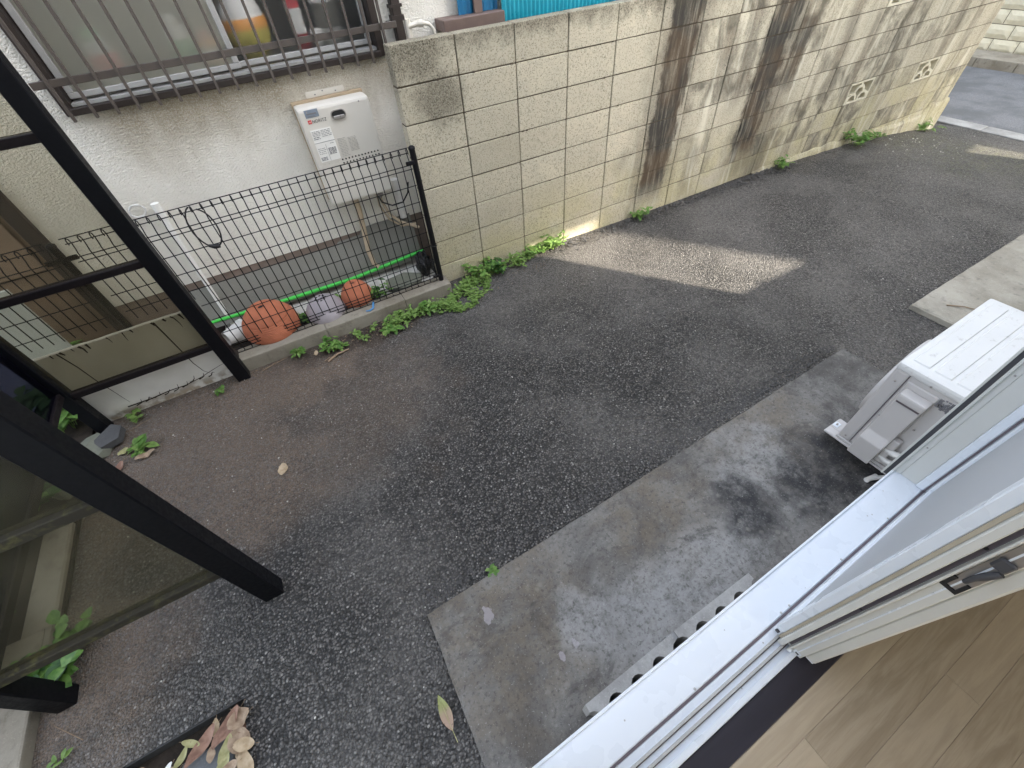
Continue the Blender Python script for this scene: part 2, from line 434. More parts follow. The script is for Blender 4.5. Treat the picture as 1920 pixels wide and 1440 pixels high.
def mk_ac():
    k = N('condenser_paint', 0.42, 0.5)
    P = k.pos()
    c = k.mix(k.noise(P, 6, 4), (0.60, 0.60, 0.585), (0.68, 0.68, 0.665))
    d = k.math('MULTIPLY', k.ramp(k.noise(P, 22, 6, 0.75), 0.56, 0.70), 0.45)
    c = k.mix(d, c, (0.30, 0.28, 0.25))
    c = k.mix(k.math('MULTIPLY', k.ramp(k.noise(k.scale(P, (1, 1, 0.4)), 60, 4, 0.7), 0.68, 0.78), 0.6), c, (0.22, 0.20, 0.18))
    k.col(c)
    return k.m
M['ac'] = mk_ac()
M['ac_side'] = plain('condenser_side', (0.50, 0.48, 0.465), 0.45, 0.45, 0.05, 4)
M['frame_white'] = plain('frame_white', (0.67, 0.71, 0.755), 0.30, 0.5, 0.025, 5)
M['frame_cream'] = plain('frame_cream', (0.56, 0.56, 0.525), 0.38, 0.5, 0.06, 8)
M['gasket'] = plain('gasket', (0.06, 0.06, 0.065), 0.6, 0.3)
M['groove'] = plain('groove_shadow_gap', (0.13, 0.11, 0.12), 0.7, 0.2)
M['tan'] = plain('tan_brush', (0.42, 0.36, 0.27), 0.8, 0.2)
def mk_screen():
    k = N('insect_screen', 0.6, 0.3)
    P = k.pos()
    u = k.math('ADD', k.math('MULTIPLY', k.sep(P)[0], 2200.0), 0.0)
    z = k.math('MULTIPLY', k.sep(P)[2], 2200.0)
    d = k.math('MAXIMUM', k.math('SINE', u), k.math('SINE', z))
    k.col(k.mix(k.ramp(d, 0.2, 0.9), (0.38, 0.40, 0.43), (0.47, 0.49, 0.52)))
    return k.m
M['screen'] = mk_screen()
def mk_wood(name, a, b, c2, sc=1.0):
    k = N(name, 0.5, 0.35)
    P = k.obj()
    r = k.rnd()
    off = k.n('VectorMath', operation='ADD')
    k.set(off.inputs[0], P)
    cv = k.n('CombineXYZ'); k.set(cv.inputs[0], k.math('MULTIPLY', r, 17.0)); k.set(cv.inputs[1], k.math('MULTIPLY', r, 5.0))
    k.set(off.inputs[1], cv.outputs[0])
    g = k.noise(k.scale(off.outputs[0], (2.6 * sc, 24 * sc, 2)), 1.5, 6, 0.62, 0.7)
    f = k.noise(k.scale(off.outputs[0], (9, 260, 2)), 1.0, 3, 0.6)
    c = k.mix(k.ramp(g, 0.34, 0.66), a, b)
    c = k.mix(k.math('MULTIPLY', k.ramp(f, 0.5, 0.7), 0.3), c, c2)
    c = k.mix(k.math('MULTIPLY', r, 0.6), c, tuple(x * 1.22 for x in b))
    k.col(c)
    k.bump(f, 0.12, 0.001)
    return k.m
M['oak'] = mk_wood('oak_plank', (0.32, 0.262, 0.186), (0.43, 0.36, 0.265), (0.255, 0.203, 0.14))
M['dark_wood'] = mk_wood('dark_wood', (0.014, 0.013, 0.018), (0.024, 0.022, 0.030), (0.010, 0.009, 0.012))
M['board'] = plain('brown_board', (0.22, 0.16, 0.115), 0.7, 0.3, 0.3, 8)
M['pale_board'] = plain('pale_board', (0.50, 0.52, 0.50), 0.6, 0.3, 0.15, 6)
M['blue'] = plain('blue_sheet', (0.015, 0.30, 0.40), 0.35, 0.5, 0.2, 8)
M['blue2'] = plain('deep_blue_sheet', (0.01, 0.13, 0.27), 0.35, 0.5, 0.2, 8)
M['sill_brown'] = plain('sill_brown', (0.15, 0.105, 0.09), 0.55, 0.35, 0.25, 10)
M['soil'] = concrete('soil', (0.022, 0.017, 0.013), (0.055, 0.042, 0.032), dark=(0.012, 0.010, 0.008), spots=0.6, bsc=50, sc=9)
M['wallpaper'] = plain('room_wallpaper', (0.70, 0.68, 0.63), 0.8, 0.2, 0.04)
M['siding'] = plain('house_siding', (0.62, 0.60, 0.56), 0.8, 0.2, 0.06, 3, 0.2)
M['siding2'] = plain('house_siding_warm', (0.58, 0.52, 0.42), 0.8, 0.2, 0.06, 3, 0.2)
M['roof'] = plain('roof_slate', (0.06, 0.06, 0.065), 0.7, 0.3)
M['earth'] = concrete('earth', (0.13, 0.11, 0.085), (0.20, 0.175, 0.14), spots=0.4)
M['twig'] = plain('dry_twig', (0.30, 0.22, 0.15), 0.9, 0.1, 0.3, 30)
M['rock'] = plain('dark_slate', (0.075, 0.075, 0.076), 0.8, 0.3, 0.3, 20, 0.5)
M['boulder'] = plain('mossy_stone', (0.16, 0.165, 0.13), 0.9, 0.2, 0.4, 12, 0.6)
M['blueplastic'] = plain('blue_plastic', (0.06, 0.22, 0.45), 0.4, 0.5, 0.3, 40)
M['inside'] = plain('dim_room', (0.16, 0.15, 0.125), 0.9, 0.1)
M['yellow'] = plain('yellow_bowl', (0.55, 0.48, 0.10), 0.4)
M['orange'] = plain('orange_stripe', (0.65, 0.28, 0.05), 0.4)
M['bottle_red'] = plain('bottle_red', (0.50, 0.05, 0.06), 0.4)
M['cap_green'] = plain('cap_green', (0.12, 0.42, 0.18), 0.4)
M['pebble'] = plain('pale_chip', (0.55, 0.53, 0.48), 0.7, 0.3, 0.3, 3)
M['chip'] = plain('asphalt_chip', (0.075, 0.072, 0.070), 0.6, 0.4, 0.5, 90, 0.3)

def mk_leafm(name, a, b, rough=0.5, trans=0.25):
    k = N(name, rough, 0.35)
    c = k.mix(k.ramp(k.noise(k.pos(), 35, 4), 0.3, 0.7), a, b)
    k.col(c)
    k.b.inputs['Subsurface Weight'].default_value = 0.0
    t = k.t
    tl = k.n('BsdfTranslucent')
    k.set(tl.inputs[0], c)
    mx = k.n('MixShader'); mx.inputs[0].default_value = trans
    t.links.new(k.b.outputs[0], mx.inputs[1]); t.links.new(tl.outputs[0], mx.inputs[2])
    t.links.new(mx.outputs[0], t.nodes['Material Output'].inputs[0])
    return k.m
M['leaf'] = mk_leafm('weed_leaf', (0.07, 0.17, 0.03), (0.17, 0.31, 0.07))
M['leaf_pale'] = mk_leafm('weed_leaf_pale', (0.12, 0.22, 0.05), (0.24, 0.36, 0.10))
M['leaf_dark'] = mk_leafm('ivy_leaf', (0.025, 0.075, 0.018), (0.06, 0.14, 0.03))
M['dry'] = mk_leafm('dry_leaf', (0.30, 0.21, 0.14), (0.50, 0.38, 0.27), 0.7, 0.15)
M['dry_red'] = mk_leafm('dry_leaf_red', (0.22, 0.12, 0.085), (0.38, 0.23, 0.165), 0.6, 0.15)
M['dry_yellow'] = mk_leafm('dry_leaf_yellow', (0.33, 0.32, 0.14), (0.50, 0.47, 0.25), 0.6, 0.15)
M['dry_tan'] = mk_leafm('dry_leaf_tan', (0.42, 0.31, 0.19), (0.60, 0.48, 0.33), 0.7, 0.15)
def mk_bigleaf():
    k = N('turning_leaf', 0.5, 0.4)
    y = k.sep(k.obj())[1]
    c = k.mix(k.ramp(k.math('ADD', y, k.math('MULTIPLY', k.noise(k.obj(), 30, 4), 0.06)), 0.075, 0.01), (0.28, 0.30, 0.11), (0.36, 0.25, 0.18))
    c = k.mix(k.ramp(k.noise(k.obj(), 70, 4, 0.7), 0.6, 0.72), c, (0.10, 0.07, 0.04))
    k.col(c)
    return k.m
M['bigleaf'] = mk_bigleaf()

# ------------------------------------------------------------------ mesh helpers
class MB:
    def __init__(s):
        s.v = []; s.f = []; s.sm = []
    def add(s, vs, fs, smooth=False):
        n = len(s.v)
        s.v += [tuple(x) for x in vs]
        for f in fs:
            s.f.append([n + i for i in f]); s.sm.append(smooth)
        return s
    def box(s, a, b, ch=0.0):
        x0, y0, z0 = a; x1, y1, z1 = b
        if x0 > x1: x0, x1 = x1, x0
        if y0 > y1: y0, y1 = y1, y0
        if z0 > z1: z0, z1 = z1, z0
        if ch <= 0:
            s.add([(x0, y0, z0), (x1, y0, z0), (x1, y1, z0), (x0, y1, z0), (x0, y0, z1), (x1, y0, z1), (x1, y1, z1), (x0, y1, z1)],
                  [(0, 3, 2, 1), (4, 5, 6, 7), (0, 1, 5, 4), (1, 2, 6, 5), (2, 3, 7, 6), (3, 0, 4, 7)])
            return s
        bm = bmesh.new()
        bmesh.ops.create_cube(bm, size=1.0)
        for v in bm.verts:
            v.co = Vector(((x0 + x1) / 2 + v.co.x * (x1 - x0), (y0 + y1) / 2 + v.co.y * (y1 - y0), (z0 + z1) / 2 + v.co.z * (z1 - z0)))
        ch = min(ch, 0.45 * min(x1 - x0, y1 - y0, z1 - z0))
        bmesh.ops.bevel(bm, geom=bm.edges[:], offset=ch, segments=2 if ch > 0.008 else 1, profile=0.6, affect='EDGES')
        bm.verts.index_update()
        s.add([v.co[:] for v in bm.verts], [[v.index for v in f.verts] for f in bm.faces])
        bm.free()
        return s
    def tube(s, pts, r, n=8, closed=False):
        pts = [Vector(p) for p in pts]
        rs = r if isinstance(r, (list, tuple)) else [r] * len(pts)
        rings = []; up = None
        for i, p in enumerate(pts):
            if closed:
                t = pts[(i + 1) % len(pts)] - pts[i - 1]
            else:
                t = pts[min(i + 1, len(pts) - 1)] - pts[max(i - 1, 0)]
            t.normalize()
            if up is None:
                up = Vector((0, 0, 1)) if abs(t.z) < 0.9 else Vector((1, 0, 0))
            a = t.cross(up)
            if a.length < 1e-4:
                a = t.cross(Vector((0.3, 1, 0.2)))
            a.normalize(); up = a.cross(t)
            rings.append([p + (a * math.cos(2 * math.pi * j / n) + up * math.sin(2 * math.pi * j / n)) * rs[i] for j in range(n)])
        vs = [v for rg in rings for v in rg]
        fs = []
        m_ = len(pts)
        for i in range(m_ if closed else m_ - 1):
            for j in range(n):
                a = i * n + j; b = i * n + (j + 1) % n
                c = ((i + 1) % m_) * n + (j + 1) % n; d = ((i + 1) % m_) * n + j
                fs.append((a, b, c, d))
        s.add(vs, fs, True)
        if not closed:
            s.add([vs[j] for j in range(n)], [tuple(reversed(range(n)))])
            s.add([vs[(m_ - 1) * n + j] for j in range(n)], [tuple(range(n))])
        return s
    def lathe(s, prof, c, n=40, smooth=True):
        cx, cy, cz = c
        vs = []; fs = []
        for r, z in prof:
            for j in range(n):
                a = 2 * math.pi * j / n
                vs.append((cx + r * math.cos(a), cy + r * math.sin(a), cz + z))
        for i in range(len(prof) - 1):
            for j in range(n):
                fs.append((i * n + j, i * n + (j + 1) % n, (i + 1) * n + (j + 1) % n, (i + 1) * n + j))
        return s.add(vs, fs, smooth)
    def prism(s, poly, z0, z1, axis='z'):
        n = len(poly)
        def P(a, b, h):
            return (a, b, h) if axis == 'z' else ((a, h, b) if axis == 'y' else (h, a, b))
        vs = [P(a, b, z0) for a, b in poly] + [P(a, b, z1) for a, b in poly]
        fs = [tuple(reversed(range(n))), tuple(range(n, 2 * n))]
        fs += [(i, (i + 1) % n, n + (i + 1) % n, n + i) for i in range(n)]
        return s.add(vs, fs)
    def quad(s, a, b, c, d):
        return s.add([a, b, c, d], [(0, 1, 2, 3)])
    def mesh(s, name, mat, off=(0, 0, 0), recalc=True):
        me = bpy.data.meshes.new(name)
        ox, oy, oz = off
        me.from_pydata([(x - ox, y - oy, z - oz) for x, y, z in s.v], [], s.f)
        me.polygons.foreach_set('use_smooth', s.sm)
        me.materials.append(mat)
        if recalc:
            bm = bmesh.new(); bm.from_mesh(me)
            bmesh.ops.recalc_face_normals(bm, faces=bm.faces)
            bm.to_mesh(me); bm.free()
        me.update()
        return me

ORG = {}
def link(name, data, parent=None, loc=(0, 0, 0)):
    o = bpy.data.objects.new(name, data)
    COL.objects.link(o)
    o.location = loc
    if parent is not None:
        o.parent = parent
    return o
def tag(o, label=None, cat=None, group=None, kind=None):
    if label: o['label'] = label
    if cat: o['category'] = cat
    if group: o['group'] = group
    if kind: o['kind'] = kind
    return o
def thing(name, label, cat, loc=(0, 0, 0), rz=0.0, group=None):
    o = link(name, None, None, loc)
    o.empty_display_size = 0.05
    o.rotation_euler = (0, 0, rz)
    ORG[o.name] = tuple(loc) if rz == 0 else (0, 0, 0)
    return tag(o, label, cat, group)
def part(name, mb, mat, parent, kind=None):
    off = ORG[parent.name]
    o = link(name, mb.mesh(name, mat, off), parent)
    ORG[o.name] = off
    if kind: o['kind'] = kind
    return o
def single(name, mb, mat, loc, label, cat, group=None):
    return tag(link(name, mb.mesh(name, mat, loc), None, loc), label, cat, group)
def struct(name, mb, mat, loc=(0, 0, 0)):
    return tag(link(name, mb.mesh(name, mat, loc), None, loc), kind='structure')
def copies(name, me, parent, places):
    out = []
    for p in places:
        o = link(name, me, parent, p[:3])
        if len(p) > 3: o.rotation_euler = p[3]
        ORG[o.name] = (0, 0, 0)
        out.append(o)
    return out
def text_mb(txt, size, M4):
    cu = bpy.data.curves.new('t', 'FONT'); cu.body = txt; cu.size = size
    o = bpy.data.objects.new('t', cu); COL.objects.link(o)
    dg = bpy.context.evaluated_depsgraph_get()
    me = bpy.data.meshes.new_from_object(o.evaluated_get(dg))
    mb = MB().add([M4 @ v.co for v in me.vertices], [list(p.vertices) for p in me.polygons])
    bpy.data.objects.remove(o); bpy.data.curves.remove(cu); bpy.data.meshes.remove(me)
    return mb
def fbm(x, y, z=0.0):
    return noise.noise((x, y, z)) + 0.5 * noise.noise((2.1 * x, 2.1 * y, z + 3)) + 0.25 * noise.noise((4.3 * x, 4.3 * y, z + 7))

# ------------------------------------------------------------------ ground
GX = [(-99, 0), (1.0, 0), (2.0, -0.03), (4.0, -0.05), (5.36, -0.11), (6.57, -0.25), (7.24, -0.365), (7.64, -0.40), (99, -0.40)]
def gz(x, y=0):
    for (a, za), (b, zb) in zip(GX, GX[1:]):
        if x <= b:
            return za + (zb - za) * (x - a) / (b - a)
    return -0.4
mb = MB()
mb.quad((-120, -120, -0.46), (120, -120, -0.46), (120, 120, -0.46), (-120, 120, -0.46))
struct('ground', mb, M['earth'])
PIT = (-2.19, -1.765, -2.56, -2.147)      # x0 x1 y0 y1
xs = sorted(set([round(-8 + 0.1 * i, 3) for i in range(157)] + [PIT[0], PIT[1]]))
xs = [x for x in xs if x <= 7.63]
ys = sorted(set([round(-3.1 + 0.1 * i, 3) for i in range(36)] + [PIT[2], PIT[3], 0.42]))
mb = MB(); vs = []; fs = []
for x in xs:
    for y in ys:
        vs.append((x, y, gz(x) + 0.006 * fbm(x * 1.3, y * 1.3) - (0.0 if y < -0.15 else 0.01)))
ny = len(ys)
for i in range(len(xs) - 1):
    for j in range(ny - 1):
        cx = (xs[i] + xs[i + 1]) / 2; cy = (ys[j] + ys[j + 1]) / 2
        if PIT[0] < cx < PIT[1] and PIT[2] < cy < PIT[3]:
            continue
        fs.append((i * ny + j, (i + 1) * ny + j, (i + 1) * ny + j + 1, i * ny + j + 1))
mb.add(vs, fs, True)
struct('asphalt_lane', mb, M['asphalt'])
mb = MB().quad((7.86, -60, -0.405), (10.72, -60, -0.405), (10.72, 60, -0.405), (7.86, 60, -0.405))
struct('road', mb, M['road'])
# gutter stones between lane and road
gut = tag(link('gutter', None, None, (7.63, -1.0, -0.43)), kind='structure')
me = MB().box((0, 0, 0), (0.235, 0.592, 0.042), 0.006).mesh('gutter_stone', M['gutter'])
copies('gutter_stone', me, gut, [(0, 0.6 * i, 0.002 * (i % 2)) for i in range(-6, 9)])
# kerb across the road
kb = tag(link('far_kerb', None, None, (10.72, 0, -0.42)), kind='structure')
me = MB().box((0, 0, 0), (0.18, 0.592, 0.15), 0.012).mesh('kerb_stone', M['kerb'])
copies('kerb_stone', me, kb, [(0, 0.6 * i, 0.0) for i in range(-5, 12)])
struct('far_footway', MB().box((10.9, -9, -0.42), (11.45, 14, -0.30)), M['kerb'])

# soil strip and concrete apron behind the fence
struct('soil_strip', MB().box((-4.5, -0.06, -0.05), (-0.005, 0.42, 0.035)), M['soil'])
poly = [(-1.62, 0.27), (-1.1, 0.19), (-0.8, 0.125), (-0.55, 0.05), (-0.3, 0.0), (-0.012, -0.035), (-0.012, 0.40), (-1.62, 0.40)]
struct('concrete_apron', MB().prism(poly, 0.0, 0.055), M['apron'])
# drain pit
mb = MB()
x0, x1, y0, y1 = PIT
mb.box((x0, y1 - 0.004, -0.10), (x1, y1 + 0.025, -0.006)); mb.box((x0 - 0.02, y0, -0.10), (x0 + 0.004, y1, -0.006))
mb.box((x1 - 0.004, y0, -0.10), (x1 + 0.02, y1, -0.006)); mb.box((x0, y0 - 0.02, -0.10), (x1, y0 + 0.004, -0.006))
struct('drain_pit_rim', mb, M['rock'])
struct('drain_pit_floor', MB().box((x0, y0, -0.12), (x1, y1, -0.062)), M['soil'])
single('concrete_plate', MB().box((-2.02, -2.50, -0.062), (-1.83, -2.235, -0.040), 0.008), M['pit_floor'], (-1.92, -2.37, -0.062),
       'flat grey concrete plate lying among dry leaves in the drain pit', 'plate')

# ------------------------------------------------------------------ slabs in front of the house
HA = R(1.7)
H0 = Vector((0.0, -2.866, 0.0))
def H(u, v, z=0.0):
    return Vector((H0.x + u * math.cos(HA) - v * math.sin(HA), H0.y + u * math.sin(HA) + v * math.cos(HA), z))
def slab(pts, top, bot, seed):
    # polygon with a slightly ragged worn rim
    random.seed(seed)
    P = []
    for (a, b) in zip(pts, pts[1:] + pts[:1]):
        a = Vector(a); b = Vector(b)
        n = max(2, int((b - a).length / 0.035))
        nrm = Vector((-(b - a).y, (b - a).x)).normalized()
        for i in range(n):
            p = a.lerp(b, i / n)
            j = 0.0 if i == 0 else 0.0045 * fbm(p.x * 9, p.y * 9, seed)
            P.append(p + nrm * j)
    n = len(P)
    c = sum(P, Vector((0, 0))) / n
    ins = [p + (c - p).normalized() * 0.012 for p in P]
    mb = MB()
    vs = [(p.x, p.y, bot) for p in P] + [(p.x, p.y, top - 0.008 + 0.003 * noise.noise((p.x * 20, p.y * 20, 1))) for p in P] + [(p.x, p.y, top) for p in ins]
    fs = [(i, (i + 1) % n, n + (i + 1) % n, n + i) for i in range(n)] + [(n + i, n + (i + 1) % n, 2 * n + (i + 1) % n, 2 * n + i) for i in range(n)]
    fs.append(tuple(range(2 * n, 3 * n)))
    return mb.add(vs, fs)
struct('concrete_paving', slab([(-1.020, -3.02), (1.91, -2.95), (1.855, -2.165), (-1.017, -2.249)], 0.02, -0.15, 1), M['slab'])
struct('concrete_paving', slab([(2.66, -2.95), (6.0, -2.85), (6.0, -2.055), (2.64, -2.14)], 0.005, -0.30, 2), M['slab_pale'])

# ------------------------------------------------------------------ block wall
WT = 1.55
wall = thing('block_wall', 'weathered grey concrete block wall with dark run-off stains along the lane', 'wall', (0, 0, 0))
bmesh_block = MB().box((-0.1965, -0.048, -0.0965), (0.1965, 0.048, 0.0965), 0.003).mesh('block', M['block'])
VENTS = {(12, 5), (15, 5), (12, 1), (15, 1)}
random.seed(11)
pl = []
for c in range(18):
    for r in range(9):
        if (c, r) in VENTS: continue
        x = 0.4 * c + 0.2; z = WT - 0.2 * r - 0.1
        if z + 0.1 < gz(x) - 0.01: continue
        if r == 8 and c < 12: continue
        pl.append((x + random.uniform(-.001, .001), 0.05 + random.uniform(-.0022, .0022), z + random.uniform(-.001, .001),
                   (random.uniform(-.004, .004), random.uniform(-.002, .002), random.uniform(-.003, .003))))
copies('block', bmesh_block, wall, pl)
mb = MB()
for r in range(1, 10):
    z = WT - 0.2 * r
    mb.box((0.005, 0.011, z - 0.0075), (7.195, 0.089, z + 0.0075))
for c in range(0, 19):
    x = 0.4 * c
    mb.box((max(0.004, x - 0.0075), 0.0125, -0.45), (min(7.196, x + 0.0075), 0.0875, WT - 0.006))
part('mortar', mb, M['mortar'], wall)
# cement smears left in the joints, tiny dark holes
mb = MB()
random.seed(4)
for i in range(26):
    c = random.randint(1, 9); r = random.randint(1, 7)
    x = 0.4 * c + random.uniform(-.15, .15); z = WT - 0.2 * r
    a = random.uniform(.006, .016)
    mb.box((x - a, 0.0005, z - 0.005), (x + a * random.uniform(.2, 1), 0.01, z + 0.005), 0.003)
part('mortar_smears', mb, M['mortar'], wall, 'stuff')
# decorative vent block: overlapping wave scales cut through
def vent_mesh():
    W, Hh, D = 0.1965, 0.0965, 0.047
    nx, nz = 44, 22
    def hole(x, z):
        if abs(x) > W - 0.018 or abs(z) > Hh - 0.016:
            return False
        def dd(cx, cz):
            return math.hypot(x - cx, (z - cz) * 1.05)
        a = dd(-0.09, -0.085); b = dd(0.09, -0.085); c = dd(0.0, -0.02)
        if a < 0.062 or b < 0.062:
            return z > -0.078
        if a < 0.086 or b < 0.086:
            return False
        if c < 0.062:
            return True
        if c < 0.088:
            return False
        return abs(x) > 0.022 and z > -0.03
    bm = bmesh.new()
    gv = [[bm.verts.new((-W + 2 * W * i / nx, -D, -Hh + 2 * Hh * j / nz)) for j in range(nz + 1)] for i in range(nx + 1)]
    for i in range(nx):
        for j in range(nz):
            if not hole(-W + 2 * W * (i + .5) / nx, -Hh + 2 * Hh * (j + .5) / nz):
                bm.faces.new((gv[i][j], gv[i + 1][j], gv[i + 1][j + 1], gv[i][j + 1]))
    for v in [v for v in bm.verts if not v.link_faces]:
        bm.verts.remove(v)
    ex = bmesh.ops.extrude_face_region(bm, geom=bm.faces[:])
    for g in ex['geom']:
        if isinstance(g, bmesh.types.BMVert):
            g.co.y = D
    bmesh.ops.recalc_face_normals(bm, faces=bm.faces)
    me = bpy.data.meshes.new('vent_block'); bm.to_mesh(me); bm.free()
    me.materials.append(M['vent_block'])
    return me
vm = vent_mesh()
copies('vent_block', vm, wall, [(0.4 * c + 0.2, 0.048, WT - 0.2 * r - 0.1) for c, r in sorted(VENTS)])
# rough cement footing showing where the lane drops away
mb = MB(); vs = []; fs = []
n = 64
for i in range(n + 1):
    x = 3.6 + (7.24 - 3.6) * i / n
    top = -0.045 + 0.05 * fbm(x * 3, 0.3) - 0.03 * max(0, x - 4.6) + (0.10 if x > 6.75 else 0)
    for (yy, zz) in ((0.07, top + 0.01), (-0.008, top), (-0.022 + 0.010 * fbm(x * 7, 2.2), top - 0.03), (-0.03 + 0.016 * fbm(x * 5, 5.1), gz(x) - 0.05)):
        vs.append((x, yy, zz))
for i in range(n):
    for j in range(3):
        fs.append((i * 4 + j, i * 4 + 4 + j, i * 4 + 5 + j, i * 4 + 1 + j))
part('footing', MB().add(vs, fs), M['block'], wall)

# ------------------------------------------------------------------ wall across the road
fw = thing('block_wall', 'pale split-face block wall standing across the road', 'wall', (11.5, 0.0, -0.4))
fb = bmesh.new()
bmesh.ops.create_grid(fb, x_segments=6, y_segments=3, size=0.5)
for v in fb.verts:
    e = abs(v.co.x) > 0.49 or abs(v.co.y) > 0.49
    v.co = Vector((0.0 if e else -0.018 - 0.014 * random.random(), v.co.x * 0.39, v.co.y * 0.19))
ex = bmesh.ops.extrude_face_region(fb, geom=fb.faces[:])
for v in [g for g in ex['geom'] if isinstance(g, bmesh.types.BMVert)]:
    v.co.x = 0.09
fme = bpy.data.meshes.new('block'); fb.to_mesh(fme); fb.free(); fme.materials.append(M['vent_block'])
copies('block', fme, fw, [(0, -1.2 + 0.4 * c + 0.2 * (r % 2), 0.16 + 0.2 * r) for c in range(18) for r in range(8)])
part('mortar', MB().box((11.505, -1.5, -0.4), (11.585, 6.1, 1.36)), M['mortar'], fw)

# ------------------------------------------------------------------ neighbour's house
YH = 0.42
nh = thing('neighbouring_house', 'cream stucco house with barred window behind the mesh fence', 'house', (0, YH, 0))
WX0, WX1, WZ0, WZ1 = -1.60, 0.06, 1.478, 2.45
mb = MB()
mb.box((-2.12, YH, 0.42), (7.4, YH + 0.12, WZ0)); mb.box((-2.12, YH, WZ1), (7.4, YH + 0.12, 3.3))
mb.box((-2.12, YH, WZ0), (WX0, YH + 0.12, WZ1)); mb.box((WX1, YH, WZ0), (7.4, YH + 0.12, WZ1))
mb.box((-2.12, YH + 0.12, 0.0), (-2.0, 6.5, 3.3)); mb.box((7.28, YH + 0.12, -.4), (7.4, 6.5, 3.3)); mb.box((-2.12, 6.5, -.4), (7.4, 6.6, 3.3))
part('wall', mb, M['stucco'], nh)
part('roof', MB().box((-2.4, 0.32, 3.3), (7.7, 6.9, 3.42)), M['roof'], nh)
mb = MB().box((-2.115, YH + 0.006, -0.45), (7.39, YH + 0.115, 0.42))
part('foundation', mb, M['foundation'], nh)
# doorway at the left end: dark post, brown door, pale board
mb = MB().box((-2.20, YH - 0.03, 0.0), (-2.123, YH + 0.10, 2.6), 0.004)
part('door_post', mb, M['dark_bronze'], nh)
mb = MB().box((-4.2, YH + 0.02, 0.0), (-2.21, YH + 0.06, 2.6))
part('door', mb, M['board'], nh)
for (a, b) in ((-2.95, -2.62), (-2.58, -2.24)):
    part('door_panel', MB().box((a, YH + 0.005, 0.75), (b, YH + 0.022, 1.7), 0.006), M['board'], nh)
part('leaning_board', MB().box((-2.85, 0.18, 0.03), (-2.36, 0.195, 0.80), 0.003), M['pale_board'], nh)
# window
wf = part('window_frame', MB().box((WX0, YH - 0.035, WZ0 - 0.035), (WX1, YH + 0.09, WZ0 - 0.003), 0.004).box((WX0 - 0.03, YH - 0.03, WZ0 - 0.034), (WX0 + 0.015, YH + 0.09, WZ1), 0.004)
          .box((WX1 - 0.015, YH - 0.03, WZ0 - 0.034), (WX1 + 0.03, YH + 0.09, WZ1), 0.004).box((WX0, YH - 0.03, WZ1 - .02), (WX1, YH + 0.09, WZ1 + 0.03)), M['dark_bronze'], nh)
mb = MB().box((WX0 + 0.016, YH - 0.01, WZ0 - 0.001), (WX1 - 0.016, YH + 0.085, WZ0 + 0.012))
part('track', mb, M['silver'], wf)
def sash(x0, x1, y, glass):
    fr = MB().box((x0, y, WZ0 + 0.025), (x1, y + 0.025, WZ0 + 0.05), 0.003).box((x0, y + .001, WZ0 + 0.05), (x0 + 0.032, y + 0.024, WZ1 - 0.03), 0.003)
    fr.box((x1 - 0.032, y + .001, WZ0 + 0.05), (x1, y + 0.024, WZ1 - 0.03), 0.003).box((x0 + .032, y, WZ1 - 0.05), (x1 - .032, y + 0.025, WZ1 - 0.02))
    s = part('sash', fr, M['silver'], nh)
    part('pane', MB().box((x0 + 0.032, y + 0.010, WZ0 + 0.05), (x1 - 0.032, y + 0.015, WZ1 - 0.05)), glass, s)
sash(WX0 + 0.02, -0.74, YH + 0.03, M['frost_pane'])
sash(-0.78, WX1 - 0.02, YH + 0.060, M['blur_pane'])
# dim room behind the window
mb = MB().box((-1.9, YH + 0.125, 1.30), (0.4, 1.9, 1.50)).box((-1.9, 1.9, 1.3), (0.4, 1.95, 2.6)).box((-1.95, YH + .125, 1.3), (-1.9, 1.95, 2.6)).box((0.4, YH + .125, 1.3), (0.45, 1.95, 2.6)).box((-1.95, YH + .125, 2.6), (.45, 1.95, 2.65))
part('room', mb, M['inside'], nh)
# window grille: frame rails and every bar
gr = part('window_grille', MB().box((-1.665, 0.325, 1.575), (0.175, 0.333, 1.607), 0.002).box((-1.665, 0.325, 2.2), (0.175, 0.333, 2.232), 0.002)
          .box((-1.64, 0.333, 1.582), (-1.625, YH, 1.60)).box((0.14, 0.333, 1.582), (0.155, YH, 1.60)).box((-1.64, 0.333, 2.21), (-1.625, YH, 2.225)).box((0.14, 0.333, 2.21), (0.155, YH, 2.225)), M['bronze'], nh)
bme = MB().box((-0.007, -0.009, 0), (0.007, 0.009, 0.98), 0.002).mesh('bar', M['bronze'])
copies('bar', bme, gr, [(-1.592 + 0.0985 * i, 0.315 - YH, 1.432) for i in range(18)])
# down pipe, pipe elbow, brown ledge, corrugated blue sheeting
part('downpipe', MB().box((0.175, YH - 0.062, 1.1), (0.232, YH - 0.004, 3.29), 0.006).box((0.166, YH - 0.066, 1.60), (0.241, YH - 0.003, 1.625)).box((0.166, YH - 0.066, 1.66), (0.241, YH - 0.003, 1.675)), M['dark_bronze'], nh)
mb = MB().tube([(0.262, 0.37, 1.45), (0.262, 0.37, 1.52)], 0.011, 10).tube([(0.258, 0.37, 1.51), (0.256, 0.37, 1.60)], 0.019, 12).tube([(0.258, 0.36, 1.565), (0.325, 0.35, 1.575)], 0.014, 10)
mb.tube([(0.32, 0.35, 1.575), (0.35, 0.34, 1.572)], 0.018, 12)
mb.tube([(0.345, 0.34, 1.573), (0.38, 0.335, 1.566), (0.405, 0.335, 1.54), (0.415, 0.335, 1.49), (0.416, 0.335, 1.40)], 0.011, 10)
part('pipe', mb, M['pvc'], nh)
part('ledge', MB().box((0.455, 0.27, 1.515), (0.885, YH, 1.575), 0.004), M['sill_brown'], nh)
part('ledge_flashing', MB().box((0.50, 0.262, 1.500), (2.6, YH - .002, 1.514)), M['black'], nh)
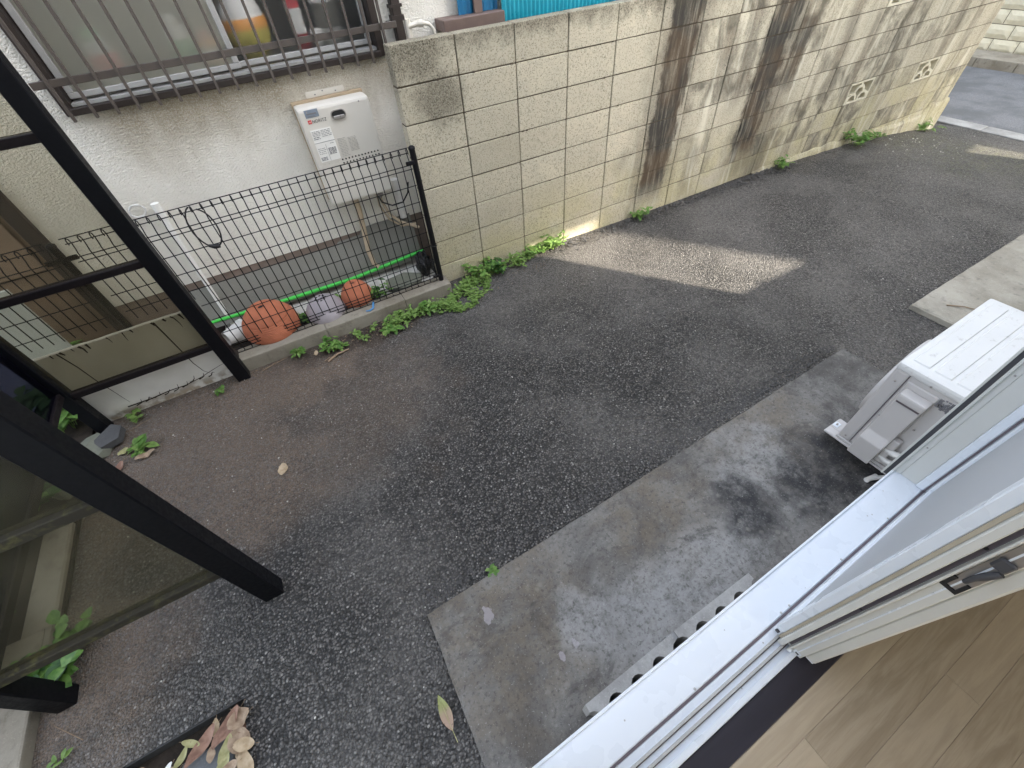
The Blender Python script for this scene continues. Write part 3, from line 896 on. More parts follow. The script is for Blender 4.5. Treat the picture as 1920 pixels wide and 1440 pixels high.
def corr(x0, x1, y, z0, z1, pitch, amp):
    mb = MB(); vs = []; fs = []
    n = int((x1 - x0) / pitch * 6)
    for i in range(n + 1):
        x = x0 + (x1 - x0) * i / n
        yy = y + amp * math.sin(2 * math.pi * (x - x0) / pitch)
        vs += [(x, yy, z0), (x, yy, z1), (x, yy + 0.002, z0), (x, yy + 0.002, z1)]
    for i in range(n):
        b = 4 * i
        fs += [(b, b + 4, b + 5, b + 1), (b + 2, b + 3, b + 7, b + 6)]
    return mb.add(vs, fs, True)
part('corrugated_sheet', corr(0.885, 2.6, 0.31, 1.515, 2.3, 0.032, 0.006), M['blue'], nh)
part('corrugated_sheet', corr(0.60, 0.88, 0.36, 1.576, 2.3, 0.05, 0.006), M['blue2'], nh)
part('sheet_post', MB().box((0.70, 0.325, 1.576), (0.755, 0.345, 2.3)), M['sill_brown'], nh)

# things on the sill inside the window
def bottle(x, y, z, r, h, mats, label, name='bottle', cat='bottle'):
    t = thing(name, label, cat, (x, y, z))
    part('body', MB().lathe([(0, 0), (r, 0), (r, h * 0.72), (r * 0.8, h * 0.8), (r * 0.55, h * 0.84), (0, h * .84)], (x, y, z), 20), mats[0], t)
    part('cap', MB().lathe([(0, h * .80), (r * 0.66, h * 0.80), (r * 0.62, h), (0, h)], (x, y, z), 20), mats[1], t)
    part('band', MB().lathe([(r * 1.01, h * 0.25), (r * 1.012, h * 0.6)], (x, y, z), 20), mats[2], t)
zs = 1.502
bottle(-0.335, 0.66, zs, 0.042, 0.33, (M['bottle_red'], M['cap_green'], M['white_plastic']), 'red and white bottle with green cap behind the barred window')
t = thing('bowl', 'white and yellow bowl with orange stripe behind the barred window', 'bowl', (-0.62, 0.68, zs))
part('body', MB().lathe([(0, 0), (0.07, 0), (0.115, 0.09), (0.12, 0.14)], (-0.62, 0.68, zs), 28), M['yellow'], t)
part('stripe', MB().lathe([(0.121, 0.14), (0.124, 0.19), (0.118, 0.19)], (-0.62, 0.68, zs), 28), M['orange'], t)
part('lid', MB().lathe([(0.119, 0.19), (0.10, 0.25), (0.05, 0.285), (0, 0.29)], (-0.62, 0.68, zs), 28), M['white_plastic'], t)
bottle(-0.14, 0.72, zs, 0.085, 0.34, (M['white_plastic'], M['paper'], M['inside']), 'white kitchen jar with dark band behind the barred window', 'jar', 'jar')
single('cup', MB().lathe([(0, 0), (0.03, 0), (0.038, 0.09), (0.034, 0.09), (0.027, 0.01)], (-0.245, 0.66, zs), 20), M['white_plastic'], (-0.245, 0.66, zs), 'small white cup behind the barred window beside the red bottle', 'cup')
bottle(-0.98, 0.60, zs, 0.06, 0.25, (M['white_plastic'], M['white_plastic'], M['cap_green']), 'pale rounded tub behind the frosted window pane', 'tub', 'tub')
bottle(-1.36, 0.60, zs, 0.07, 0.24, (M['pale_board'], M['cap_green'], M['red']), 'green lidded container behind the left end of the frosted pane', 'container', 'container')
bottle(-0.86, 0.62, zs, 0.05, 0.16, (M['orange'], M['red'], M['white_plastic']), 'small reddish jar behind the frosted pane near the sash', 'jar', 'jar')

# ------------------------------------------------------------------ water heater
hx0, hx1, hz0, hz1, hyf, hyb = -0.562, -0.124, 0.716, 1.295, 0.245, YH
wh = thing('water_heater', 'cream gas water heater mounted on the stucco wall above the fence', 'water heater', (-0.343, YH, hz0))
part('back_plate', MB().box((hx0 - 0.004, YH - 0.03, hz0 - 0.004), (hx1 + 0.004, YH - 0.001, hz1 + 0.012), 0.003), M['heater_back'], wh)
part('hanger', MB().box((hx0 + 0.10, YH - 0.008, hz1 + 0.012), (hx1 - 0.10, YH - 0.001, hz1 + 0.045), 0.002), M['heater'], wh)
for (hx, hz) in ((hx0 + 0.15, hz1 + 0.022), (hx1 - 0.16, hz1 + 0.022), (hx0 + 0.2, hz1 + 0.034)):
    part('hanger_hole', MB().box((hx, YH - 0.0095, hz), (hx + 0.009, YH - 0.007, hz + 0.006)), M['print'], wh)
part('body', MB().box((hx0, hyf, hz0), (hx1, YH - 0.03, hz1), 0.016), M['heater'], wh)
yF = hyf - 0.0012
def hq(x0, z0, x1, z1, y=None):
    y = yF if y is None else y
    return MB().box((x0, y - 0.0008, z0), (x1, y + 0.002, z1))
def stadium(cx, cz, w_, h_, n=10):
    r = h_ / 2
    p = []
    for i in range(n + 1):
        a = R(-90 + 180 * i / n); p.append((cx + w_ / 2 - r + r * math.cos(a), cz + r * math.sin(a)))
    for i in range(n + 1):
        a = R(90 + 180 * i / n); p.append((cx - w_ / 2 + r + r * math.cos(a), cz + r * math.sin(a)))
    return p
fl = part('flue_outlet', MB().prism(stadium(-0.334, 1.235, 0.092, 0.052), yF - 0.008, yF + 0.003, 'y'), M['steel'], wh)
part('opening', MB().prism(stadium(-0.334, 1.236, 0.080, 0.041), yF - 0.010, yF - 0.0075, 'y'), M['black'], fl)
part('lip', MB().box((-0.368, yF - 0.014, 1.214), (-0.300, yF - 0.009, 1.232), 0.002), M['steel'], fl)
part('sticker', hq(-0.525, 1.247, -0.445, 1.288), M['sticker'], wh)
part('sticker_print', hq(-0.515, 1.264, -0.458, 1.271, yF - .001).box((-0.512, yF - .0018, 1.252), (-0.47, yF, 1.256)), M['print'], wh)
part('logo_mark', hq(-0.522, 1.216, -0.502, 1.236), M['red'], wh)
M4 = Matrix.Translation((-0.499, yF - 0.0016, 1.218)) @ Matrix.Rotation(R(90), 4, 'X')
part('lettering', text_mb('NORITZ', 0.024, M4), M['black'], wh)
part('logo_letter', text_mb('N', 0.014, Matrix.Translation((-0.517, yF - 0.0022, 1.221)) @ Matrix.Rotation(R(90), 4, 'X')), M['paper'], wh)
part('label_sheet', hq(-0.530, 0.998, -0.405, 1.182), M['paper'], wh)
random.seed(3)
mb = MB()
def lines(x0, x1, z0, z1, n, h=0.0022, y=None):
    y = yF - 0.0015 if y is None else y
    for i in range(n):
        z = z1 - (z1 - z0) * (i + .5) / n
        x = x0
        while x < x1 - 0.006:
            l = random.uniform(0.004, 0.02)
            mb.box((x, y - .0006, z), (min(x1, x + l), y + .001, z + h)); x += l + random.uniform(.002, .005)
lines(-0.524, -0.475, 1.145, 1.175, 4); lines(-0.470, -0.41, 1.135, 1.176, 5); lines(-0.524, -0.480, 1.125, 1.143, 2, 0.004)
lines(-0.524, -0.475, 1.04, 1.08, 4); lines(-0.462, -0.415, 1.03, 1.07, 6, 0.004); lines(-0.44, -0.41, 1.09, 1.098, 1); lines(-0.524, -0.485, 1.003, 1.025, 3, 0.004)
mb.box((-0.530, yF - .002, 1.108), (-0.405, yF, 1.110)); mb.box((-0.470, yF - .002, 1.0), (-0.4685, yF, 1.095))
part('label_print', mb, M['print'], wh)
mb = MB()
lines(-0.390, -0.34, 1.0, 1.11, 12); lines(-0.325, -0.27, 1.02, 1.105, 11)
part('panel_print', mb, M['printfaint'], wh)
mb = MB(); mw = MB()
for r_ in range(2):
    for i in range(12):
        x = -0.398 + 0.0218 * i + 0.001 * r_; z = 0.987 - 0.0215 * r_
        mb.prism([(x + 0.0052 * math.cos(a * .7854), z + 0.0052 * math.sin(a * .7854)) for a in range(8)], yF - .0012, yF + .002, 'y')
    for i in range(6):
        x = -0.535 + 0.0225 * i; z = 0.987 - 0.0215 * r_
        mw.lathe([(0.006, 0), (0.004, 0.0025), (0, 0.003)], (0, 0, 0), 8)
        k0 = len(mw.v) - 24
        for q in range(k0, len(mw.v)):
            a, b, c = mw.v[q]; mw.v[q] = (x + a, yF - c, z + b)
part('air_holes', mb, M['black'], wh, 'stuff')
part('embossed_dots', mw, M['heater'], wh, 'stuff')
for x in (-0.51, -0.19):
    part('screw', MB().box((x - .004, hyf - 0.003, hz1 - 0.022), (x + .004, hyf + .003, hz1 - 0.012), 0.002), M['steel'], wh)
mb = MB().tube([(-0.40, 0.33, hz0 + .01), (-0.395, 0.33, 0.62), (-0.41, 0.335, 0.45), (-0.43, 0.33, 0.30), (-0.425, 0.31, 0.18), (-0.40, 0.30, 0.15)], [.024, .022, .019, .019, .018, .016], 12)
part('wrapped_pipe', mb, M['beige_pipe'], wh)
mb = MB().tube([(-0.22, 0.32, hz0 + .01), (-0.22, 0.32, 0.64), (-0.19, 0.32, 0.52), (-0.12, 0.31, 0.44), (-0.03, 0.29, 0.39), (0.0, 0.28, 0.37)], 0.011, 10)
mb.tube([(-0.235, 0.33, hz0 + .01), (-0.24, 0.33, 0.60), (-0.20, 0.33, 0.48), (-0.12, 0.33, 0.40), (-0.01, 0.30, 0.40)], 0.007, 8)
part('gas_hose', mb, M['beige_pipe'], wh)
part('valve', MB().tube([(-0.22, 0.32, 0.715), (-0.22, 0.32, 0.66)], 0.016, 10).tube([(-0.24, 0.315, 0.68), (-0.195, 0.315, 0.68)], 0.01, 8), M['steel'], wh)
pts = [(-0.24, 0.32, 0.70), (-0.22, 0.30, 0.63), (-0.16, 0.27, 0.60), (-0.08, 0.25, 0.61), (-0.03, 0.24, 0.67), (-0.01, 0.24, 0.74)]
part('drain_pipe', MB().tube([(-0.075, 0.385, 0.73), (-0.075, 0.385, 0.44)], 0.03, 14), M['white_plastic'], wh)
single('power_cable', MB().tube(pts, 0.0055, 8), M['cable'], pts[0], 'black cable looping below the water heater', 'cable')
single('plug_pipe', MB().tube([(-1.528, 0.375, 0.94), (-1.545, 0.37, 0.55), (-1.562, 0.35, 0.06)], 0.016, 12).tube([(-1.527, 0.375, 0.97), (-1.53, 0.375, 0.89)], 0.023, 12), M['paper'], (-1.56, 0.37, 0.06),
       'thin white drain pipe running down the stucco wall behind the fence', 'pipe')
pts = []
for i in range(40):
    a = i * 0.5
    pts.append((-1.634 + (0.042 + .004 * math.sin(i)) * math.cos(a), 0.40 - 0.001 * (i % 5), 0.945 + (0.036 + .004 * math.cos(1.7 * i)) * math.sin(a)))
single('cord_coil', MB().tube(pts, 0.004, 6), M['white_plastic'], (-1.634, 0.41, 0.905), 'small coil of white cord hanging on the stucco wall', 'cord')

# ------------------------------------------------------------------ kerb under the fence and cracked low wall
kr = thing('kerb', 'low concrete kerb carrying the black mesh fence', 'kerb', (-0.75, -0.115, -0.05))
random.seed(5)
kx = [-1.545, -0.955, -0.36, 0.022]
for a, b in zip(kx, kx[1:]):
    part('kerb_stone', MB().box((a + .001, -0.183 + random.uniform(-.002, .002), -0.05), (b - .001, -0.045, 0.1 + random.uniform(-.002, .002)), 0.004), M['kerb'], kr)
lw = thing('low_wall', 'low cracked white rendered wall under the shelter panel', 'wall', (-2.0, -0.12, -0.03))
mb = MB(); vs = []; fs = []
n = 44
for i in range(n + 1):
    x = -2.44 + (-1.548 + 2.44) * i / n
    e = 0.012 * fbm(x * 8, 1.1)
    chip = max(0.0, (x + 1.72) / 0.17) * 0.06 if x > -1.72 else 0.0
    zb = 0.05 + chip + 0.02 * fbm(x * 6, 4.4) + 0.03 * max(0, (x + 2.1))
    for (yy, zz) in ((-0.158, 0.556 + e * .3), (-0.162, 0.555 + e * .3), (-0.167, 0.548 + e * .3), (-0.167, zb), (-0.157, zb - 0.006), (-0.157, -0.06)):
        vs.append((x, yy, zz))
for i in range(n):
    for j in range(5):
        fs.append((i * 6 + j, i * 6 + 6 + j, i * 6 + 7 + j, i * 6 + 1 + j))
fs.append(tuple(n * 6 + j for j in range(6)))
part('render_coat', mb.add(vs, fs), M['render'], lw)
mb = MB()
def crack(pts, w0):
    for (x, z), (x2, z2), q in zip(pts, pts[1:], range(99)):
        ww = w0 * (1 - q / len(pts)); w2 = w0 * (1 - (q + 1) / len(pts))
        d = Vector((x2 - x, z2 - z)).normalized(); nx, nz = -d.y, d.x
        y = -0.1682 + 0.0003 * math.sin(x * 40)
        mb.quad((x - nx * ww, y, z - nz * ww), (x + nx * ww, y, z + nz * ww), (x2 + nx * w2, y, z2 + nz * w2), (x2 - nx * w2, y, z2 - nz * w2))
random.seed(21)
for x0 in (-2.30, -2.255, -2.20, -2.165, -2.13, -2.03, -1.95, -1.91, -1.80, -1.74, -1.70, -1.655):
    z = 0.548; x = x0; p = [(x, z)]
    L = random.choice((1, 1, 2, 2, 4))
    for i in range(L):
        x += random.uniform(-.004, .012); z -= random.uniform(.015, .035); p.append((x, z))
    crack(p, random.uniform(.003, .008))
crack([(-1.79, 0.545), (-1.785, 0.45), (-1.78, 0.33), (-1.775, 0.2), (-1.76, 0.12), (-1.735, 0.08)], 0.005)
crack([(-2.27, 0.545), (-2.25, 0.43), (-2.24, 0.30), (-2.225, 0.2), (-2.21, 0.09)], 0.004)
crack([(-1.60, 0.33), (-1.595, 0.22), (-1.585, 0.16)], 0.003)
for i in range(9):
    x = -2.2 + 0.055 * i
    z = 0.05 + 0.02 * fbm(x * 6, 4.4) + 0.03 * max(0, x + 2.1)
    crack([(x, z + .004), (x + .02, z + 0.008), (x + 0.035, z + random.uniform(0.005, 0.03)), (x + .045, z + random.uniform(.01, .05))], 0.0045)
crack([(-2.24, 0.062), (-2.1, 0.058), (-2.0, 0.066), (-1.9, 0.062), (-1.8, 0.078), (-1.72, 0.10), (-1.66, 0.115), (-1.62, 0.12)], 0.005)
part('cracks', mb, M['crack'], lw)

# ------------------------------------------------------------------ mesh fence
YF = -0.10
fe = thing('mesh_fence', 'low black welded mesh fence standing on the concrete kerb', 'fence', (-0.03, YF, 0.1))
def fpost(x, z0, z1):
    o = part('post', MB().tube([(x, YF + .004, z0), (x, YF + .004, z1)], 0.019, 14).lathe([(0.0215, 0), (0.0215, 0.012), (0.012, 0.02), (0, 0.021)], (x, YF + .004, z1), 14), M['wire'], fe)
    return o
p1 = fpost(-0.022, 0.1, 1.055); p2 = fpost(-1.93, 0.035, 1.04)
for z in (0.985, 0.155):
    part('clamp', MB().box((-0.085, YF - 0.016, z - 0.013), (-0.03, YF - 0.008, z + 0.013), 0.003).tube([(-0.066, YF - 0.02, z), (-0.066, YF - 0.006, z)], 0.006, 8), M['wire'], p1)
part('clamp', MB().box((-2.0, YF - 0.018, 0.965), (-1.86, YF - 0.008, 0.99), 0.003), M['wire'], p2)
part('tie', MB().tube([(-0.022 + 0.024 * math.cos(a * .5), YF + .004 + 0.024 * math.sin(a * .5), 0.40 + .004 * math.sin(a)) for a in range(13)], 0.003, 6), M['cable'], p1)
WR = 0.0031
def vwire(z0, full):
    pts = []
    pts = [(0, 0, z0 + 0.02)] if not full else [(0, 0.010, z0), (0, 0.020, z0 + 0.012), (0, 0.018, z0 + 0.03), (0, 0.004, z0 + 0.045), (0, 0.0, z0 + 0.06)]
    pts += [(0, 0, 0.965), (0, 0.003, 0.985), (0, 0.018, 1.005), (0, 0.030, 1.03), (0, 0.026, 1.052), (0, 0.008, 1.064), (0, -0.006, 1.055), (0, -0.006, 1.035)]
    return MB().tube(pts, WR, 5).mesh('wire', M['wire'])
va = vwire(0.105, True); vb = vwire(0.545, False)
n = 29
copies('wire', va, fe, [(-0.055 - 0.0515 * i + 0.03, 0, -0.1) for i in range(n)])
copies('wire', vb, fe, [(-0.055 - 0.0515 * i + 0.03, 0, -0.1) for i in range(n, n + 7)])
copies('wire', vb, fe, [(-1.965 - 0.0515 * i + 0.03, 0, -0.1) for i in range(18)])
def hw(x0, x1, places, dy=0.0):
    me = MB().tube([(x0 + 0.03, 0, 0), (x1 + 0.03, 0, 0)], WR * 0.9, 5).mesh('wire', M['wire'])
    copies('wire', me, fe, [(0, y + dy, z - 0.1) for y, z in places])
topw = [(0.0, 0.97), (0.033, 1.03), (0.012, 1.066), (0.0, 0.945)]
hw(-1.545, -0.045, topw + [(WR * 1.8, z) for z in (0.84, 0.73, 0.62, 0.51, 0.40, 0.29, 0.185)] + [(0.0, 0.165), (0.021, 0.125), (0.012, 0.103), (0, 0.142)])
hw(-1.885, -1.545, topw + [(WR * 1.8, z) for z in (0.84, 0.73, 0.62)])
hw(-2.88, -1.955, topw + [(WR * 1.8, z) for z in (0.84, 0.73, 0.62)])
# cable loop hooked over the fence
pts = []
for i in range(24):
    a = R(100 + 335 * i / 23)
    pts.append((-1.283 + 0.062 * math.cos(a), YF - 0.012 + 0.006 * math.sin(a * 2), 0.955 + 0.115 * math.sin(a) - 0.02 * (i / 23)))
mb = MB().tube(pts, 0.0042, 7)
cl = thing('cable_loop', 'black cable loop with plug hooked over the mesh fence', 'cable', (-1.283, YF - .012, 0.84))
part('cable', mb, M['cable'], cl)
part('plug', MB().tube([(-1.315, YF - .014, 0.85), (-1.29, YF - .014, 0.835), (-1.262, YF - .014, 0.832)], [0.007, 0.013, 0.011], 10), M['black'], cl)

# garden net on its green pole
gn = thing('garden_net', 'grey garden net hanging behind a bright green pole along the house', 'net', (-0.8, 0.32, 0.055))
part('pole', MB().tube([(-1.70, 0.345, 0.135), (-1.2, 0.325, 0.122), (-0.63, 0.31, 0.118), (0.0, 0.31, 0.155)], 0.0135, 12), M['green_pole'], gn)
mb = MB(); vs = []; fs = []
n = 60
for i in range(n + 1):
    x = -1.72 + 1.70 * i / n
    top = 0.375 + 0.012 * fbm(x * 4, 2) + (0.05 if x > -0.42 else 0) + (0.02 if x > -0.62 else 0)
    for j in range(5):
        t_ = j / 4
        vs.append((x, 0.322 + 0.085 * t_ + 0.006 * fbm(x * 6, t_ * 3), 0.09 + (top - 0.09) * t_))
for i in range(n):
    for j in range(4):
        fs.append((i * 5 + j, i * 5 + 5 + j, i * 5 + 6 + j, i * 5 + 1 + j))
part('net', mb.add(vs, fs, True), M['net'], gn)

# pots
def pot(x, y, z, r, h, mat, label, ribs, tilt=0.0, hole=True):
    t = thing('flower_pot', label, 'pot', (x, y, z))
    def rad(f):
        # globe shaped pot: rim at the ground, belly a third of the way up
        pts = ((0.0, 0.83), (0.04, 0.90), (0.10, 0.915), (0.14, 0.885), (0.20, 0.94), (0.34, 1.0), (0.48, 0.985), (0.62, 0.92), (0.75, 0.80), (0.86, 0.66), (0.94, 0.52), (0.985, 0.40), (1.0, 0.30))
        for (a, ra), (b_, rb) in zip(pts, pts[1:]):
            if f <= b_:
                return ra + (rb - ra) * (f - a) / (b_ - a)
        return 0.3
    fs_ = [0.0, 0.02, 0.04, 0.07, 0.10, 0.12, 0.14, 0.16]
    prof = [(r * rad(f), h * f) for f in fs_]
    if ribs:
        for i in range(ribs):
            f0 = 0.18 + 0.54 * i / ribs; st_ = 0.54 / ribs
            for q, dz in ((0.0, 0.0), (0.2, 0.004), (0.45, 0.022), (0.6, 0.022), (0.85, 0.004)):
                prof.append((r * (rad(f0 + q * st_) - dz), h * (f0 + q * st_)))
    else:
        prof += [(r * rad(f), h * f) for f in (0.20, 0.27, 0.34, 0.41, 0.48, 0.55, 0.62, 0.68)]
    prof += [(r * rad(f), h * f) for f in (0.75, 0.81, 0.86, 0.90, 0.94, 0.965, 0.985, 1.0)] + [(r * 0.12, h), (r * 0.10, h * 0.94)]
    b = part('body', MB().lathe(prof, (x, y, z), 72), mat, t)
    if hole:
        part('drain_hole', MB().lathe([(r * 0.115, h * 0.965), (0, h * 0.965)], (x, y, z), 16), M['black'], t)
    return t
t = pot(-1.285, 0.06, 0.03, 0.19, 0.265, M['terracotta'], 'large ribbed terracotta pot standing upside down behind the fence', 12)
t = pot(-0.655, 0.045, 0.05, 0.118, 0.195, M['terracotta'], 'small terracotta pot upside down behind the fence near the wall', 0)
t = pot(-0.905, 0.02, 0.04, 0.142, 0.185, M['mauve'], 'mauve grey plastic pot upside down between the terracotta pots', 0, 0, False)
mb = MB()
for i in range(8):
    a = i * math.pi / 4
    cx, cy = -0.905 + 0.034 * math.cos(a), 0.02 + 0.034 * math.sin(a)
    mb.lathe([(0.009, 0.1845), (0, 0.1862)], (cx, cy, 0.0405), 8)
o = part('drain_slots', mb, M['black'], t, 'stuff')
t = thing('flower_pot', 'white pot lying on its side behind the shelter post', 'pot', (-1.53, 0.06, 0.04))
mb = MB().lathe([(0.05, 0), (0.075, 0.13), (0.083, 0.13), (0.083, 0.155), (0.07, 0.155), (0.045, 0.01)], (0, 0, 0), 28)
Mx = Matrix.Translation((-1.60, 0.10, 0.115)) @ Matrix.Rotation(R(100), 4, 'Y') @ Matrix.Rotation(R(-30), 4, 'X')
mb.v = [tuple(Mx @ Vector(v)) for v in mb.v]
part('body', mb, M['white_plastic'], t)
# black bag by the fence post
bm = bmesh.new(); bmesh.ops.create_icosphere(bm, subdivisions=4, radius=1)
for v in bm.verts:
    d = 1 + 0.28 * fbm(v.co.x * 2.2, v.co.y * 2.2, v.co.z * 2.2)
    v.co = Vector((-0.075 + v.co.x * 0.055 * d, 0.13 + v.co.y * 0.075 * d, 0.15 + v.co.z * 0.10 * d))
single('plastic_bag', MB().add([v.co[:] for v in bm.verts], [[v.index for v in f.verts] for f in bm.faces]), M['black'], (-0.075, 0.13, 0.055), 'crumpled black plastic bag behind the fence post', 'bag'); bm.free()
single('concrete_chunk', MB().prism([(-0.42, 0.05), (-0.30, -0.02), (-0.16, 0.01), (-0.12, 0.10), (-0.24, 0.19), (-0.40, 0.17)], 0.05, 0.095), M['boulder'], (-0.27, 0.08, 0.05), 'flat mossy concrete chunk behind the fence near the post', 'stone')
single('plastic_clip', MB().tube([(-0.65, -0.15, 0.106), (-0.625, -0.165, 0.108), (-0.595, -0.155, 0.112), (-0.585, -0.125, 0.118), (-0.575, -0.105, 0.125)], [.004, .006, .007, .009, .006], 8), M['blueplastic'], (-0.6, -0.14, 0.1), 'twisted blue plastic scrap lying on the kerb', 'scrap')

# ------------------------------------------------------------------ panel shelter at the left
sh = thing('panel_shelter', 'black aluminium shelter with smoked side panels at the left', 'shelter', (-2.0, -1.0, 0))
PX0, PX1 = -1.61, -1.53
QX0, QX1 = -2.43, -2.36
SH = 2.25
for (x0, x1, y0, y1) in ((PX0, PX1, -0.258, -0.185), (-1.638, -1.556, -1.828, -1.752), (QX0, QX1, -0.258, -0.185), (QX0 - .01, QX1 - .01, -1.828, -1.752)):
    p = part('post', MB().box((x0, y0, -0.03), (x1, y1, SH), 0.004), M['black_alu'], sh)
def rail(a, b, mat, name='rail'):
    return part(name, MB().box(a, b, 0.003), mat, sh)
for z in (0.285, 0.885, 1.485, 2.08):
    r1 = rail((QX1, -0.242, z), (PX0, -0.198, z + 0.038), M['rail_brown'])
for z in (0.325, 0.925, 1.525, 2.12):
    rail((QX1 - .01, -1.812, z), (-1.638, -1.768, z + 0.042), M['moss_rail'])
    rail((QX0 + .015, -1.752, z + .004), (QX1 - .015, -0.258, z + 0.042), M['rail_brown'])
for z0 in (0.323, 0.923, 1.523):
    part('panel', MB().box((QX1 - .005, -0.223, z0 - .005), (PX0 + .005, -0.219, z0 + 0.57)), M['smoke'], sh)
for z0 in (0.367, 0.967, 1.567):
    part('panel', MB().box((QX1 - .015, -1.792, z0 - .005), (-1.633, -1.788, z0 + 0.565)), M['smoke2'], sh)
    part('panel', MB().box((-2.394, -1.755, z0 - .005), (-2.390, -0.255, z0 + 0.565)), M['smoke3'], sh)
for y in (-0.245, -1.815):
    rail((QX0, y, SH), (PX1, y + 0.05, SH + 0.06), M['black_alu'], 'top_beam')
for x in (QX0, PX1 - 0.05):
    rail((x, -1.765, SH + .002), (x + 0.05, -0.245, SH + 0.058), M['black_alu'], 'top_beam')

# left side beyond the shelter: kerb strip, bed with ivy, stones
struct('garden_kerb', MB().box((-2.66, -3.1, -0.04), (-2.50, -1.45, 0.05), 0.01), M['kerb'])
struct('garden_bed', MB().box((-6.0, -1.60, -0.05), (-2.46, 0.40, 0.02)), M['soil'])
struct('garden_path', MB().box((-2.60, -1.62, -0.03), (-2.47, -0.9, 0.045), 0.008), M['kerb'])
def rock(c, s, mat, name, label, seed, flat=1.0):
    bm = bmesh.new(); bmesh.ops.create_icosphere(bm, subdivisions=2, radius=1)
    for v in bm.verts:
        d = 1 + 0.25 * fbm(v.co.x * 1.7 + seed, v.co.y * 1.7, v.co.z * 1.7)
        v.co = Vector((c[0] + v.co.x * s[0] * d, c[1] + v.co.y * s[1] * d, c[2] + v.co.z * s[2] * d))
    mb = MB().add([v.co[:] for v in bm.verts], [[v.index for v in f.verts] for f in bm.faces]); bm.free()
    return single(name, mb, mat, (c[0], c[1], c[2] - s[2]), label, 'stone')
rock((-2.44, -0.40, 0.02), (0.10, 0.12, 0.05), M['boulder'], 'stone', 'mossy rounded stone between the shelter posts', 1)
rock((-2.52, -0.62, 0.02), (0.09, 0.09, 0.05), M['boulder'], 'stone', 'darker mossy stone beside the black beam of the shelter', 4)
single('slate_piece', MB().prism([(-2.42, -0.37), (-2.37, -0.45), (-2.28, -0.42), (-2.27, -0.32), (-2.33, -0.27)], 0.02, 0.06), M['rock'], (-2.34, -0.36, 0.02), 'flat dark slate piece at the foot of the shelter post', 'stone')

# ------------------------------------------------------------------ plants
def leaf_geo(mb, base, d, up, L, W, curl=0.25, fold=0.25):
    d = Vector(d).normalized(); up = Vector(up)
    side = d.cross(up).normalized(); up = side.cross(d).normalized()
    vs = []
    prof = ((0.0, 0.06), (0.25, 0.75), (0.55, 1.0), (0.82, 0.6), (1.0, 0.0))
    b = Vector(base)
    for t_, w_ in prof:
        c = b + d * (L * t_) - up * (curl * L * t_ * t_)
        vs += [c - side * (W / 2 * w_) + up * (fold * W / 2 * w_), c, c + side * (W / 2 * w_) + up * (fold * W / 2 * w_)]
    fs = []
    for i in range(4):
        q = 3 * i
        fs += [(q, q + 1, q + 4, q + 3), (q + 1, q + 2, q + 5, q + 4)]
    mb.add(vs, fs, True)
def weed(x, y, z, n, L, spread, h, mat, label, name='weed', cat='plant', wr=0.5, group=None, mat2=None):
    t = thing(name, label, cat, (x, y, z), 0, group)
    mbs = MB(); mbl = MB(); mb2 = MB()
    n = int(n * 1.5); L *= 1.3
    k = max(3, n // 6)
    for i in range(k):
        a = random.uniform(0, 6.283); r = spread * math.sqrt(random.random())
        tip = Vector((x + r * math.cos(a), y + r * math.sin(a), z + h * random.uniform(0.45, 1.0)))
        b = Vector((x + 0.3 * r * math.cos(a), y + 0.3 * r * math.sin(a), z))
        mid = b.lerp(tip, 0.5) + Vector((0, 0, 0.15 * h))
        mbs.tube([b, mid, tip], [0.0016, 0.0013, 0.0008], 4)
        for j in range(n // k):
            p = b.lerp(tip, random.uniform(0.35, 1.0)) + Vector((0, 0, 0.05 * h))
            aa = random.uniform(0, 6.283)
            l = L * random.uniform(0.55, 1.15)
            leaf_geo(mbl if random.random() < 0.7 else mb2, p, (math.cos(aa), math.sin(aa), random.uniform(-0.05, 0.7)), (0, 0, 1), l, l * wr * random.uniform(.8, 1.2), random.uniform(.1, .45))
    part('stems', mbs, M['leaf_dark'] if mat is M['leaf_dark'] else M['leaf_pale'], t)
    part('leaves', mbl, mat, t)
    if mb2.v:
        part('young_leaves', mb2, mat2 or M['leaf_pale'], t)
    return t
random.seed(31)
L1, LP, LD = M['leaf'], M['leaf_pale'], M['leaf_dark']
weed(-1.19, -0.225, 0, 22, 0.036, 0.045, 0.075, L1, 'upright leafy weed at the kerb in front of the large terracotta pot')
weed(-0.97, -0.265, 0, 44, 0.034, 0.095, 0.07, L1, 'spreading weed clump at the kerb in front of the mauve pot', mat2=LP)
weed(-0.93, -0.315, 0, 16, 0.032, 0.045, 0.03, L1, 'low weed lying on the soil beside the dry stick')
weed(-0.72, -0.275, 0, 34, 0.03, 0.11, 0.045, LP, 'pale trailing weed along the kerb below the small terracotta pot')
weed(-0.545, -0.315, 0, 18, 0.05, 0.05, 0.05, L1, 'rosette weed with long leaves in front of the kerb')
weed(-0.40, -0.275, 0, 46, 0.034, 0.13, 0.065, LP, 'pale bushy weed along the kerb near the fence post')
weed(-0.245, -0.30, 0, 28, 0.045, 0.07, 0.08, L1, 'broad leaved weed at the end of the kerb')
weed(0.33, -0.07, 0, 60, 0.045, 0.15, 0.11, L1, 'dark leafy weed growing against the foot of the block wall')
weed(0.47, -0.10, 0, 50, 0.04, 0.12, 0.11, LD, 'tall dark weed at a block joint of the wall foot', mat2=L1)
weed(0.62, -0.13, 0, 50, 0.032, 0.12, 0.07, LP, 'pale weed spreading from the wall foot beside the dark ones')
weed(0.86, -0.055, 0, 46, 0.034, 0.10, 0.07, L1, 'weed at the wall foot just left of the sunlit blocks')
weed(1.05, -0.055, 0, 80, 0.036, 0.13, 0.11, LP, 'bright sunlit weed clump at the foot of the block wall')
